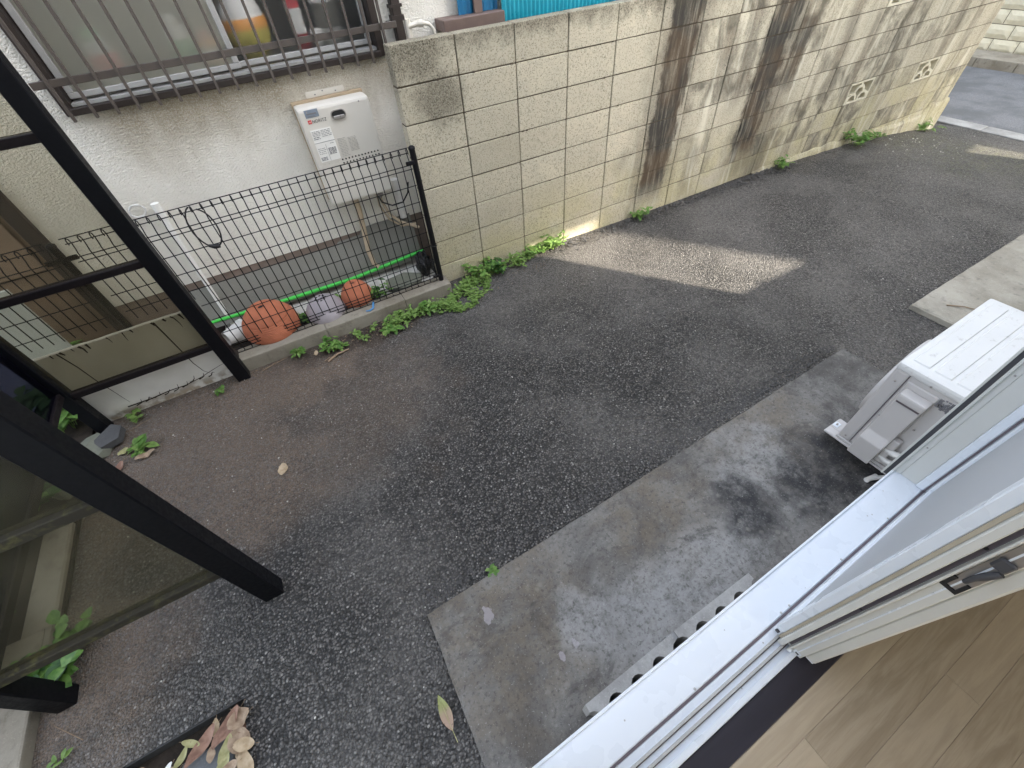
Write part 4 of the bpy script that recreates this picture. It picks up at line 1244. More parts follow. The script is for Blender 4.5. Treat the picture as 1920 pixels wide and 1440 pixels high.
weed(2.02, -0.06, gz(2), 44, 0.035, 0.10, 0.09, L1, 'small weed at the wall foot below the main dark streak')
weed(3.93, -0.075, gz(3.9), 50, 0.04, 0.11, 0.10, L1, 'weed tuft at the wall foot halfway along the lane', mat2=LP)
weed(5.22, -0.10, gz(5.2), 90, 0.05, 0.20, 0.16, L1, 'larger weed tuft below the vent blocks', mat2=LP)
weed(5.62, -0.08, gz(5.6), 30, 0.045, 0.12, 0.10, L1, 'thin weed right of the larger tuft below the vent blocks')
weed(6.85, -0.10, gz(6.85), 50, 0.05, 0.17, 0.11, LP, 'weed tuft at the far end of the block wall', mat2=L1)
weed(-0.685, -2.225, 0.0, 12, 0.022, 0.025, 0.03, L1, 'tiny weed sprouting at the edge of the concrete paving', mat2=LP)
weed(-2.19, -0.53, 0, 14, 0.06, 0.045, 0.05, L1, 'rosette weed with pointed leaves beside a dry leaf near the shelter')
weed(-2.23, -0.225, 0, 18, 0.035, 0.05, 0.045, LP, 'yellow green weed at the foot of the cracked white wall')
weed(-1.72, -0.30, 0, 10, 0.03, 0.035, 0.03, L1, 'tiny weed in front of the white wall near the shelter post')
weed(-2.60, -0.10, 0.02, 60, 0.075, 0.16, 0.24, L1, 'leafy bush growing behind the shelter between the posts', wr=0.65)
weed(-2.42, -1.60, 0.02, 60, 0.055, 0.17, 0.10, L1, 'broad leaved ivy on the ground under the near shelter panel', wr=0.85, mat2=LD)
weed(-2.40, -2.02, 0.0, 8, 0.025, 0.03, 0.025, LP, 'tiny yellow green weed beside the garden kerb')
weed(-0.78, 0.16, 0.035, 30, 0.030, 0.06, 0.08, L1, 'weed growing between the mauve and small terracotta pots')
weed(-1.07, 0.08, 0.035, 40, 0.030, 0.06, 0.08, LD, 'dark weed growing between the large pot and the mauve pot', mat2=L1)
weed(-0.50, 0.02, 0.05, 44, 0.038, 0.10, 0.13, L1, 'weed leaning on the small terracotta pot', mat2=LD)
for i, (x, y, lab) in enumerate(((-2.75, -0.75, 'dark shrub in the bed seen through the rear panel'), (-3.05, -1.15, 'dark low shrub in the bed left of the shelter'), (-2.85, -1.45, 'dark ivy mound beside the concrete path strip'), (-3.4, -0.5, 'shadowy shrub at the far left of the bed'), (-2.55, 0.2, 'bright leafed plant behind the fence near the door'))):
    weed(x, y, 0.02, 170, 0.075, 0.26, 0.26, LD if i < 4 else LP, lab, 'shrub', 'shrub', 0.6, None, L1)
# chickweed carpet by the kerb end
mb = MB()
random.seed(77)
for i in range(3600):
    a = random.uniform(0, 6.283); r = math.sqrt(random.random())
    cx, cy, rx, ry = random.choice(((0.55, -0.09, 0.32, 0.06), (0.95, -0.05, 0.2, 0.04), (-0.35, -0.27, 0.25, 0.05), (0.13, -0.25, 0.19, 0.13), (0.02, -0.36, 0.16, 0.09), (0.22, -0.17, 0.15, 0.10), (-0.08, -0.30, 0.12, 0.10)))
    x = cx + rx * r * math.cos(a); y = cy + ry * r * math.sin(a)
    if y > -0.02 or fbm(x * 11, y * 11, 5) < -0.22: continue
    aa = random.uniform(0, 6.283); l = random.uniform(0.010, 0.027)
    leaf_geo(mb, (x, y, 0.006 + random.random() ** 2 * 0.06 * (0.4 + 0.6 * (fbm(x * 14, y * 14) > -0.1))), (math.cos(aa), math.sin(aa), random.uniform(0.0, 0.6)), (0, 0, 1), l, l * 0.78, 0.3)
o = tag(link('chickweed', mb.mesh('chickweed', LP)), 'low green chickweed carpet spreading from the end of the kerb', 'ground cover', None, 'stuff')

# dry leaves
def dry_leaf(x, y, z, L, W, ang, mat, label, curl=0.5, tilt=0.1, name='dry_leaf', group=None):
    mb = MB()
    d = (math.cos(ang), math.sin(ang), tilt)
    vs = []; fs = []
    D = Vector(d).normalized(); S = Vector((-math.sin(ang), math.cos(ang), 0))
    nseg = 9
    for i in range(nseg + 1):
        t_ = i / nseg
        wv = math.sin(math.pi * min(1, t_ * 0.92 + 0.04)) ** 0.75 * W / 2
        c = Vector((x, y, z)) + D * (L * (t_ - 0.5)) + Vector((0, 0, curl * L * 0.35 * (t_ - 0.5) ** 2 + 0.1 * L * fbm(t_ * 2.5, ang)))
        for s_ in (-1, -0.5, 0, 0.5, 1):
            vs.append(c + S * (wv * s_) + Vector((0, 0, 0.45 * curl * abs(s_) ** 1.5 * wv + 0.12 * W * fbm(t_ * 3 + ang, s_ * 1.5))))
    for i in range(nseg):
        for j in range(4):
            fs.append((i * 5 + j, i * 5 + 5 + j, i * 5 + 6 + j, i * 5 + 1 + j))
    mb.add(vs, fs, True)
    zmin = min(v[2] for v in mb.v)
    mb.v = [(a, b, c - zmin + z) for a, b, c in mb.v]
    st = Vector((x, y, z + 0.004)) + D * (L * 0.48)
    t = thing(name, label, 'leaf', (x, y, z), 0, group)
    part('blade', mb, mat, t)
    part('stalk', MB().tube([st, st + D * (L * 0.18) + Vector((0, 0, 0.003))], 0.0011, 4), M['twig'], t)
    return t
random.seed(15)
DR, DRR, DY, DT = M['dry'], M['dry_red'], M['dry_yellow'], M['dry_tan']
pz = -0.05
gp = 'dry leaves in the drain pit'
for a in ((-1.835, -2.215, pz + .02, 0.13, 0.05, 0.6, DRR, 'long reddish dry leaf along the upper edge of the drain pit'),
          (-1.925, -2.225, pz + .02, 0.12, 0.045, 0.75, DRR, 'dark red dry leaf beside the rim of the drain pit'),
          (-1.785, -2.215, pz + .035, 0.075, 0.06, 0.2, DR, 'round brown curled leaf in the corner of the drain pit'),
          (-1.79, -2.285, pz + .03, 0.085, 0.07, -1.2, DR, 'crumpled brown leaf below the round one in the pit'),
          (-1.845, -2.285, pz + .025, 0.085, 0.038, 0.9, DY, 'pale yellow green leaf on the pit plate'),
          (-1.855, -2.325, pz + .028, 0.06, 0.032, 0.9, DY, 'small yellow green leaf below the larger one on the plate'),
          (-1.80, -2.36, pz + .02, 0.10, 0.03, 1.4, DT, 'narrow tan leaf folded at the right side of the pit'),
          (-1.775, -2.37, pz + .035, 0.10, 0.045, 1.75, DT, 'tan dry leaf at the right edge of the pit'),
          (-2.0, -2.225, pz + .02, 0.07, 0.025, 0.7, DY, 'small yellowish leaf at the upper rim of the pit'),
          (-2.05, -2.235, pz + .02, 0.05, 0.022, 0.5, M['paper'], 'small white leaf scrap at the upper rim of the pit'),
          (-2.06, -2.27, pz + .015, 0.09, 0.03, 0.4, DR, 'brown leaf sliver near the left of the pit'),
          (-2.10, -2.25, pz + .015, 0.05, 0.04, 0.1, DY, 'yellow rounded leaf near the bottom left of the pit'),
          (-1.81, -2.42, pz + .02, 0.09, 0.05, -0.6, DR, 'brown leaf deeper in the pit near its right side'),
          (-2.03, -2.31, pz + .02, 0.08, 0.035, 0.9, DRR, 'dull red leaf beside the pit plate'),
          (-1.89, -2.40, pz + .03, 0.08, 0.045, 2.0, DT, 'tan leaf on the lower part of the pit plate'),
          (-1.77, -2.31, pz + .045, 0.07, 0.04, -0.4, DT, 'pale tan leaf at the right rim of the pit'),
          (-1.83, -2.35, pz + .035, 0.06, 0.035, 0.1, DR, 'small brown leaf between the yellow leaves and the right rim')):
    a = list(a); a[3] *= 1.12; a[4] *= 1.1; a[2] += 0.012
    dry_leaf(*a, curl=0.9, tilt=random.uniform(-.15, .2), group=gp)
random.seed(64)
for q, lab in enumerate(('small tan leaf tucked under the long reddish leaves', 'small curled brown leaf at the left end of the pit', 'tiny yellow leaf near the middle of the pit rim', 'brown leaf lying on the plate edge', 'narrow brown leaf against the right rim of the pit', 'small pale leaf below the right rim leaves', 'dark brown leaf in the pit corner gap', 'small tan leaf at the left of the plate')):
    px_, py_ = ((-1.88, -2.19), (-2.13, -2.20), (-1.96, -2.20), (-1.90, -2.27), (-1.775, -2.25), (-1.80, -2.33), (-1.80, -2.18), (-2.03, -2.26))[q]
    dry_leaf(px_, py_, pz + 0.03 + 0.006 * (q % 3), random.uniform(.045, .075), random.uniform(.022, .034), random.uniform(0, 3.1), (DT, DR, DY, DR, DRR, DT, DR, DT)[q], lab, 0.9, random.uniform(-.2, .3), group=gp)
dry_leaf(-1.452, -1.145, 0.004, 0.075, 0.055, 1.3, DT, 'pale tan dry leaf alone on the brown asphalt', 0.4)
dry_leaf(-2.155, -0.605, 0.004, 0.11, 0.045, 0.1, DR, 'brown curled leaf lying beside the rosette weed', 0.9)
dry_leaf(-1.085, -0.275, 0.004, 0.05, 0.03, 1.4, DT, 'small tan leaf beside the upright kerb weed', 0.5)
dry_leaf(-0.985, -0.30, 0.004, 0.07, 0.035, 0.2, DR, 'brown leaf under the weed clump at the kerb', 0.6)
dry_leaf(-2.30, -0.62, 0.004, 0.09, 0.05, 1.0, DRR, 'reddish brown leaf near the mossy stones', 0.6)
dry_leaf(-2.28, -0.50, 0.004, 0.06, 0.045, 0.4, DY, 'small yellow curled leaf near the slate piece', 0.9)
# the big turning leaf on the asphalt
mb = MB(); vs = []; fs = []
Lf, Wf = 0.128, 0.044
for i in range(17):
    t_ = i / 16
    wv = math.sin(math.pi * t_ ** 0.9) ** 0.9 * Wf / 2
    for s_ in (-1, -.5, 0, .5, 1):
        vs.append((s_ * wv, -0.058 + Lf * t_, 0.006 + 0.009 * abs(s_) * (1 - abs(t_ - .5)) + 0.004 * math.sin(t_ * 9 + s_)))
for i in range(16):
    for j in range(4):
        fs.append((i * 5 + j, i * 5 + 5 + j, i * 5 + 6 + j, i * 5 + 1 + j))
bl = thing('fallen_leaf', 'large pointed green and pink leaf beside the corner of the concrete paving', 'leaf', (-1.08, -2.60, 0.0), R(-4))
bl.rotation_euler.z = R(3)
part('blade', mb.add(vs, fs, True), M['bigleaf'], bl)
part('midrib', MB().tube([(0, -0.095, 0.006), (0, -0.058, 0.008), (0, 0.0, 0.011), (0, 0.065, 0.009)], [0.0016, 0.0014, 0.001, 0.0006], 5), M['dry_yellow'], bl)
# twigs
random.seed(8)
def twig(p, q, r, label):
    p = Vector(p); q = Vector(q)
    mid = p.lerp(q, .5) + Vector((random.uniform(-.01, .01), random.uniform(-.01, .01), 0.006))
    single('twig', MB().tube([p, mid, q], [r, r * .9, r * .6], 6), M['twig'], tuple(p), label, 'twig')
twig((-1.03, -0.41, 0.008), (-0.87, -0.37, 0.012), 0.007, 'thick dry stick lying on the soil before the kerb')
twig((-1.05, -0.39, 0.006), (-0.96, -0.385, 0.008), 0.003, 'thin dry stick beside the thick one before the kerb')
twig((-1.45, -0.24, 0.005), (-1.27, -0.20, 0.006), 0.0025, 'long thin stick along the left foot of the kerb')
twig((2.80, -2.27, 0.010), (2.90, -2.40, 0.010), 0.004, 'curved dark twig on the pale far paving')
twig((-2.33, -1.98, 0.004), (-2.44, -1.87, 0.004), 0.0016, 'thin straw beside the near shelter post')
twig((-2.26, -0.33, 0.004), (-2.14, -0.29, 0.004), 0.0016, 'thin straw on the soil before the white wall')

# gravel: pale chips scattered over the lane and dark loose chips along the paving edge
ico = bmesh.new(); bmesh.ops.create_icosphere(ico, subdivisions=1, radius=1)
iv = [v.co.copy() for v in ico.verts]; ifc = [[v.index for v in f.verts] for f in ico.faces]; ico.free()
def stones(n, fn, seed, smin, smax):
    random.seed(seed)
    mb = MB()
    for _ in range(n):
        x, y, z = fn()
        s = random.uniform(smin, smax) * random.choice((0.6, 0.8, 1, 1.2))
        rot = Matrix.Rotation(random.uniform(0, 6.28), 3, 'Z') @ Matrix.Rotation(random.uniform(-.5, .5), 3, 'X')
        sc = Vector((s, s * random.uniform(.5, .9), s * random.uniform(.35, .6)))
        mb.add([rot @ Vector((a.x * sc.x * random.uniform(.8, 1.2), a.y * sc.y * random.uniform(.8, 1.2), a.z * sc.z)) + Vector((x, y, z + sc.z * 0.5)) for a in iv], ifc)
    return mb
def rlane():
    x = random.choice((random.uniform(-2.5, 3), random.uniform(-2.3, 7)))
    y = random.uniform(-2.6, -0.03)
    while -1.05 < x and y < -2.28:
        y = random.uniform(-2.28, -0.05)
    return x, y, gz(x) - 0.001
o = tag(link('pale_chips', stones(520, rlane, 5, 0.0018, 0.0055).mesh('pale_chips', M['pebble'])), 'scattered pale stone chips over the dark asphalt lane', 'gravel', None, 'stuff')
def redge():
    u = random.uniform(-1.02, 1.85); d = abs(random.gauss(0, 0.05))
    return u, -2.225 + 0.029 * (u + 1.02) + d + 0.003, -0.002
def rfoot():
    x = random.uniform(1.0, 4.2); d = abs(random.gauss(0, 0.07))
    return x, -0.02 - d, gz(x) - 0.002
def rkerb():
    x = random.uniform(-1.6, 0.9); d = abs(random.gauss(0, 0.07))
    return x, -0.20 - d, -0.002
tag(link('loose_chips', stones(1500, redge, 6, 0.004, 0.008).mesh('loose_chips', M['chip'])), 'dark loose stone chips along the edge of the concrete paving', 'gravel', None, 'stuff')
tag(link('wall_foot_gravel', stones(1300, rfoot, 9, 0.005, 0.013).mesh('wall_foot_gravel', M['chip'])), 'dark rough gravel along the foot of the block wall', 'gravel', None, 'stuff')
tag(link('kerb_grit', stones(700, rkerb, 12, 0.002, 0.006).mesh('kerb_grit', M['twig'])), 'brown grit along the foot of the kerb', 'gravel', None, 'stuff')
def rfar():
    x = random.gauss(6.1, 0.5); y = random.gauss(-0.45, 0.22)
    return x, min(y, -0.05), gz(x) - 0.001
tag(link('far_chips', stones(90, rfar, 13, 0.004, 0.011).mesh('far_chips', M['pebble'])), 'pale grit near the far end of the block wall', 'gravel', None, 'stuff')

# ------------------------------------------------------------------ own house: doorway, floor, walls
oh = thing('house', 'house with white sliding door frame opening onto the lane', 'house', tuple(H0), HA)
ZS = 0.45
U0, U1 = -0.885, 0.815
VW = -0.07
mb = MB()
mb.box((-6.2, VW, 0.0), (U0 - 0.02, VW - 0.14, 4.8)); mb.box((U1 + 0.045, VW, 0.0), (2.93, VW - 0.14, 4.8))
mb.box((U0 - 0.02, VW, 2.45), (U1 + 0.045, VW - 0.14, 4.8)); mb.box((U0 - 0.02, VW, 0.0), (U1 + 0.045, VW - 0.14, ZS - 0.06))
RW = (-1.2, 0.7, 1.0, 2.1)  # unseen rear window opening, added so daylight brightens the floor
mb.box((-6.2, VW - 0.14, 0), (-6.06, -3.7, 4.8)); mb.box((2.79, VW - 0.14, 0), (2.93, -3.7, 4.8))
for (a, b, c, d) in ((-6.2, RW[0], 0, 4.8), (RW[1], 2.93, 0, 4.8), (RW[0], RW[1], 0, RW[2]), (RW[0], RW[1], RW[3], 4.8)):
    mb.box((a, -3.7, c), (b, -3.84, d))
part('wall', mb, M['siding'], oh)
part('roof', MB().box((-6.4, 0.02, 4.8), (3.0, -3.95, 5.75)), M['roof'], oh)
# door frame sill with its ledge and tracks
sill = part('door_sill', MB().box((U0, 0.0, ZS - 0.05), (U1 + 0.03, -0.104, ZS), 0.003).box((U0, 0.004, ZS - 0.012), (U1 + 0.03, -0.004, ZS + 0.006), 0.002), M['frame_white'], oh)
part('seal', MB().box((U0, -0.104, ZS - 0.02), (U1, -0.111, ZS - 0.003)), M['groove'], sill)
part('track', MB().box((U0, -0.111, ZS - 0.04), (U1, -0.197, ZS - 0.004), 0.002), M['frame_white'], sill)
for v in (-0.135, -0.158):
    part('rail', MB().box((U0 + .002, v + 0.0035, ZS - 0.005), (U1 - .002, v - 0.0035, ZS + 0.006), 0.001), M['silver'], sill)
    part('groove', MB().box((U0 + .002, v - 0.0036, ZS - 0.006), (U1 - .002, v - 0.0066, ZS - 0.003)), M['groove'], sill)
part('inner_lip', MB().box((U0, -0.180, ZS - 0.004), (U1, -0.196, ZS + 0.008), 0.003), M['frame_white'], sill)
random.seed(2)
mb = MB()
for i in range(14):
    u = random.uniform(-0.7, 0.7); v = random.uniform(-0.19, -0.02)
    mb.lathe([(random.uniform(.0012, .0032), 0.0004), (0, 0.0009)], (u, v, ZS), 8)
for u in (-0.36, 0.02, 0.06, 0.33, 0.6):
    mb.lathe([(0.004, 0.0006), (0.003, 0.0018), (0, 0.002)], (u, -0.098, ZS), 10)
part('specks', mb, M['silver'], sill, 'stuff')
# interior threshold board and planks
part('threshold', MB().box((U0 - .1, -0.197, ZS - 0.06), (U1 + .1, -0.266, ZS - 0.002), 0.002), M['dark_wood'], oh)
fl = tag(link('floor', None, None, tuple(H(0, 0, 0))), kind='structure'); fl.rotation_euler = (0, 0, HA)
ORG[fl.name] = (0, 0, 0)
random.seed(19)
vv = -0.2665; row = 0
edges_fixed = {0: [-0.62, 0.55], 1: [-0.19, 0.9], 2: [-0.85, 0.275], 3: [-0.4, 0.62], 4: [0.1, 1.0]}
widths = [0.062, 0.115, 0.088, 0.1, 0.1]
while vv > -3.4:
    wd = widths[row] if row < len(widths) else 0.1
    es = [-1.9] + edges_fixed.get(row, [random.uniform(-1.2, -.2), random.uniform(.2, 1.0)]) + [1.9]
    for a, b in zip(es, es[1:]):
        me = MB().box((-(b - a) / 2 + .0001, -wd / 2 + .0001, -0.02), ((b - a) / 2 - .0001, wd / 2 - .0001, 0.0), 0.0009).mesh('plank', M['oak'])
        copies('plank', me, fl, [((a + b) / 2, vv - wd / 2, ZS - 0.006)])
    vv -= wd; row += 1
part('room_wall', MB().box((-1.95, -0.27, ZS - .1), (-1.9, -3.5, 2.5)).box((1.9, -0.27, ZS - .1), (1.95, -3.5, 2.5)).box((-1.95, -3.45, ZS - .1), (RW[0], -3.7, 2.5)).box((RW[1], -3.45, ZS - .1), (1.95, -3.7, 2.5)).box((RW[0], -3.45, ZS - .1), (RW[1], -3.7, RW[2])).box((RW[0], -3.45, RW[3]), (RW[1], -3.7, 2.5)).box((-1.95, -0.212, 2.5), (1.95, -3.5, 2.55))
     .box((-1.95, -0.212, ZS - .02), (U0 - .1, -0.26, 2.5)).box((U1 + .1, -0.212, ZS - .02), (1.95, -0.26, 2.5)), M['wallpaper'], oh)
# jambs and head
jl = part('door_jamb', MB().box((U0 - 0.02, 0.012, ZS - 0.03), (U0 + 0.0, -0.2, 2.45), 0.003), M['frame_white'], oh)
part('fin', MB().box((U0 + 0.0, 0.012, ZS - 0.03), (U0 + 0.012, 0.006, 2.45), 0.001), M['frame_cream'], jl)
ju = U1
jr = part('door_jamb', MB().box((ju, -0.022, ZS), (ju + 0.028, -0.078, 2.45), 0.002), M['frame_cream'], oh)
part('outer_fin', MB().box((ju - 0.006, 0.024, ZS - 0.045), (ju + 0.030, 0.017, 2.45), 0.001), M['frame_cream'], jr)
part('gasket', MB().box((ju - 0.002, 0.017, ZS - 0.04), (ju + 0.028, 0.004, 2.45)), M['gasket'], jr)
part('inner_fin', MB().box((ju - 0.012, 0.004, ZS + 0.0005), (ju + 0.028, -0.004, 2.45), 0.001), M['frame_cream'], jr)
part('cover_strip', MB().box((ju - 0.001, -0.004, ZS + 0.001), (ju + 0.027, -0.022, 2.45)), M['frame_cream'], jr)
part('step', MB().box((ju - 0.008, -0.078, ZS + .001), (ju + 0.028, -0.104, 2.45), 0.003), M['frame_white'], jr)
part('seal', MB().box((ju - 0.006, -0.104, ZS + .001), (ju + 0.02, -0.110, 2.45)), M['groove'], jr)
part('side_track', MB().box((ju, -0.110, ZS + .001), (ju + 0.028, -0.2, 2.45)), M['frame_white'], jr)
part('door_head', MB().box((U0 - .02, 0.03, 2.45), (U1 + .03, -0.2, 2.49)), M['frame_white'], oh)
for z in (0.62, 1.0, 1.42):
    part('screw', MB().box((ju - 0.0025, -0.012, z), (ju, -0.017, z + 0.006), 0.001), M['steel'], jr)
# insect screen leaf
zt = 2.42
sc = part('screen_leaf', MB().box((-0.045, -0.113, ZS + 0.007), (ju - 0.002, -0.134, ZS + 0.045), 0.003).box((-0.045, -0.1125, ZS + 0.045), (-0.012, -0.1345, zt), 0.002)
          .box((ju - 0.030, -0.1125, ZS + 0.045), (ju - 0.004, -0.1345, zt), 0.004).box((-0.012, -0.113, zt - .04), (ju - .03, -0.134, zt)), M['frame_white'], oh)
part('screen', MB().box((-0.012, -0.1225, ZS + 0.045), (ju - 0.030, -0.1238, zt - .04)), M['screen'], sc)
part('brush', MB().box((-0.047, -0.1345, ZS + 0.01), (-0.030, -0.141, zt)), M['tan'], sc)
part('latch', MB().box((-0.0485, -0.117, ZS + 0.02), (-0.0452, -0.128, ZS + 0.036), 0.001), M['gasket'], sc)
# glass leaf: stile with grooves, lock, pane
gl = part('glass_leaf', MB().box((-0.062, -0.1415, ZS + 0.008), (-0.020, -0.157, zt), 0.002).box((-0.040, -0.157, ZS + 0.009), (-0.018, -0.169, zt)).box((-0.058, -0.169, ZS + 0.008), (-0.016, -0.1735, zt), 0.001)
          .box((-0.046, -0.1735, ZS + 0.009), (-0.018, -0.205, zt), 0.002).box((-0.022, -0.145, ZS + 0.009), (ju - .01, -0.20, ZS + 0.075), 0.003).box((ju - .05, -0.145, ZS + .075), (ju - .01, -0.20, zt), 0.003).box((-0.02, -.145, zt - .05), (ju - .05, -.2, zt)), M['frame_cream'], oh)
part('stile_groove', MB().box((-0.0405, -0.1575, ZS + 0.02), (-0.0395, -0.1685, zt)), M['groove'], gl)
part('stile_lip', MB().box((-0.038, -0.205, ZS + 0.03), (-0.004, -0.232, zt), 0.005), M['frame_cream'], gl)
part('lip_end', MB().box((-0.036, -0.207, ZS + 0.024), (-0.006, -0.230, ZS + 0.031), 0.002), M['frame_white'], gl)
part('stile_bead', MB().box((-0.048, -0.187, ZS + 0.02), (-0.045, -0.190, zt)), M['frame_white'], gl)
part('pane', MB().box((-0.02, -0.170, ZS + 0.07), (ju - .05, -0.175, zt - .05)), M['clear'], gl)
lk = part('lock', MB().box((-0.0475, -0.177, 1.115), (-0.0455, -0.203, 1.30), 0.001), M['steel'], gl)
part('lever', MB().tube([(-0.049, -0.190, 1.155), (-0.053, -0.190, 1.18), (-0.057, -0.193, 1.205), (-0.053, -0.2, 1.225)], [0.004, 0.005, 0.0065, 0.005], 10).box((-0.054, -0.180, 1.225), (-0.047, -0.202, 1.255), 0.003), M['gasket'], lk)
part('striker', MB().box((-0.050, -0.176, 1.12), (-0.0474, -0.182, 1.152)).box((-0.050, -0.196, 1.12), (-0.0474, -0.202, 1.152)).box((-0.050, -0.176, 1.112), (-0.0474, -0.202, 1.121)), M['black'], lk)
for z in (0.86, 1.24):
    part('bolt', MB().tube([(-0.0415, -0.163, z), (-0.0385, -0.163, z)], 0.004, 8), M['black'], gl)
part('roller_cap', MB().box((-0.0475, -0.180, ZS + 0.012), (-0.0455, -0.200, ZS + 0.035), 0.002).box((-0.0585, -0.170, ZS + .008), (-0.045, -0.180, ZS + .024), .002), M['frame_white'], gl)
part('adjuster', MB().box((-0.0485, -0.186, ZS + 0.020), (-0.0472, -0.195, ZS + 0.027)), M['black'], gl)

# hollow blocks used as a step under the sill
def cinder(u0, label, rz, chip):
    t = thing('hollow_block', label, 'concrete block', tuple(H(u0, -0.016, 0.02)), HA + rz)
    Wy, top, n, r = 0.125, 0.19, 16, 0.034
    mb = MB()
    for cx in (-0.0975, 0.0, 0.0975):
        a, b = cx - 0.04875, cx + 0.04875
        rg = [(cx + r * math.cos(2 * math.pi * i / n), r * 1.1 * math.sin(2 * math.pi * i / n)) for i in range(n)]
        sq = []
        for i in range(n):
            c_, s_ = math.cos(2 * math.pi * i / n), math.sin(2 * math.pi * i / n)
            k_ = min(0.04875 / max(abs(c_), 1e-6), Wy / 2 / max(abs(s_), 1e-6))
            sq.append((cx + k_ * c_, k_ * s_))
        vs = [(x, y, top) for x, y in rg] + [(x, y, top) for x, y in sq] + [(x, y, 0.0) for x, y in rg]
        fs = [(i, (i + 1) % n, n + (i + 1) % n, n + i) for i in range(n)] + [(i, 2 * n + i, 2 * n + (i + 1) % n, (i + 1) % n) for i in range(n)]
        mb.add(vs, fs)
        for q in ((a, -Wy / 2), (b, -Wy / 2), (b, Wy / 2), (a, Wy / 2)):
            ii = sorted(range(n), key=lambda i: (sq[i][0] - q[0]) ** 2 + (sq[i][1] - q[1]) ** 2)[:2]
            mb.add([(sq[ii[0]][0], sq[ii[0]][1], top), (sq[ii[1]][0], sq[ii[1]][1], top), (q[0], q[1], top)], [(0, 1, 2)])
    for sg in (-1, 1):
        ins, out = sg * 0.14625, sg * 0.195
        arc = [(out - sg * r * math.cos(R(90 - 15 * i)), r * 1.1 * math.sin(R(90 - 15 * i))) for i in range(13)]
        poly = [(ins, -Wy / 2), (ins, Wy / 2), (out, Wy / 2)] + arc + [(out, -Wy / 2)]
        mb.add([(x, y, top) for x, y in poly], [tuple(range(len(poly)))])
        ed = [(ins, Wy / 2), (out, Wy / 2)] + arc + [(out, -Wy / 2), (ins, -Wy / 2)]
        for p, q in zip(ed, ed[1:]):
            mb.quad((*p, 0), (*q, 0), (*q, top), (*p, top))
    for y in (-Wy / 2, Wy / 2):
        mb.quad((-0.14625, y, 0), (0.14625, y, 0), (0.14625, y, top), (-0.14625, y, top))
    part('shell', mb, M['cinder'], t)
    if chip:
        part('broken_corner', MB().prism([(-0.193, 0.060), (-0.232, 0.066), (-0.222, 0.035), (-0.196, 0.040)], 0.10, top - .004), M['grey_concrete'], t)
    return t
cinder(-0.435, 'grey hollow concrete block under the sill nearest the camera', R(0.5), False)
cinder(-0.030, 'grey hollow concrete block under the sill with a broken corner', R(-0.8), True)

# ------------------------------------------------------------------ air conditioner condenser
AU0, AU1, AV0, AV1, AZ0, AZ1 = 1.165, 1.905, 0.0, 0.265, 0.085, 0.60
ac = thing('air_conditioner', 'white outdoor air conditioner unit standing on the concrete paving', 'air conditioner', tuple(H(AU0, AV0, 0.05)), HA)
W_, D_, Hh = AU1 - AU0, AV1 - AV0, 0.575
part('casing', MB().box((0.003, 0.002, 0.045), (W_ - .003, D_ - 0.055, Hh - 0.035), 0.006), M['ac_side'], ac)
part('front_cover', MB().box((0.0, D_ - 0.058, 0.045), (W_, D_, Hh - 0.035), 0.012), M['ac_side'], ac)
bm = bmesh.new()
lid = part('top_lid', MB().box((-0.004, -0.002, Hh - 0.040), (W_ + .004, D_ + 0.004, Hh), 0.013), M['ac'], ac)
def ridge(v0, v1):
    # raised embossed field of the lid
    part('embossed_field', MB().box((0.045, v0, Hh - .004), (W_ - 0.045, v1, Hh + 0.0045), 0.004), M['ac'], lid)
ridge(0.022, 0.085); ridge(0.10, 0.165); ridge(0.18, 0.243)
part('front_fan_ring', MB().add(*(lambda n: ([(0.26 + r_ * math.cos(2 * math.pi * i / n), D_ + yy, 0.31 + r_ * math.sin(2 * math.pi * i / n)) for r_, yy in ((0.215, 0.0), (0.21, 0.022), (0.185, 0.022), (0.18, 0.0)) for i in range(n)],
     [(k_ * n + i, k_ * n + (i + 1) % n, (k_ + 1) * n + (i + 1) % n, (k_ + 1) * n + i) for k_ in range(3) for i in range(n)]))(40)), M['ac_side'], ac)
for k_ in range(9):
    r_ = 0.02 + 0.02 * k_
    part('grille_ring', MB().tube([(0.26 + r_ * math.cos(i * .2618), D_ + 0.014, 0.31 + r_ * math.sin(i * .2618)) for i in range(24)], 0.0025, 4, True), M['ac_side'], ac)
part('fan_opening', MB().add([(0.26 + 0.182 * math.cos(i * .2618), D_ + 0.001, 0.31 + 0.182 * math.sin(i * .2618)) for i in range(24)], [tuple(range(24))]), M['black'], ac)
# side panel seam, raised service panel and pipe cover on the left face
part('side_seam', MB().box((-0.0012, D_ - 0.0595, 0.05), (0.004, D_ - 0.0575, Hh - 0.04)), M['groove'], ac)
sp = part('service_panel', MB().box((-0.006, 0.080, 0.06), (0.004, D_ - 0.066, Hh - 0.062), 0.004), M['ac_side'], ac)
pc = MB().prism([(-0.004, 0.050), (-0.070, 0.060), (-0.078, 0.19), (-0.052, 0.235), (-0.044, Hh - 0.125), (-0.004, Hh - 0.125)], 0.085, 0.185, 'y')
bm = bmesh.new()
me = pc.mesh('x', M['ac_side']); bm.from_mesh(me); bmesh.ops.bevel(bm, geom=bm.edges[:], offset=0.007, segments=2, profile=.6, affect='EDGES')
bm.verts.index_update()
cov = part('pipe_cover', MB().add([v.co[:] for v in bm.verts], [[v.index for v in f.verts] for f in bm.faces]), M['ac_side'], ac)
bm.free(); bpy.data.meshes.remove(me)
part('handle', MB().box((-0.062, 0.082, Hh - 0.128), (-0.004, 0.188, Hh - 0.088), 0.011), M['ac_side'], cov)
part('handle_gap', MB().box((-0.0475, 0.090, Hh - 0.146), (-0.040, 0.180, Hh - 0.1285), 0.002), M['groove'], cov)
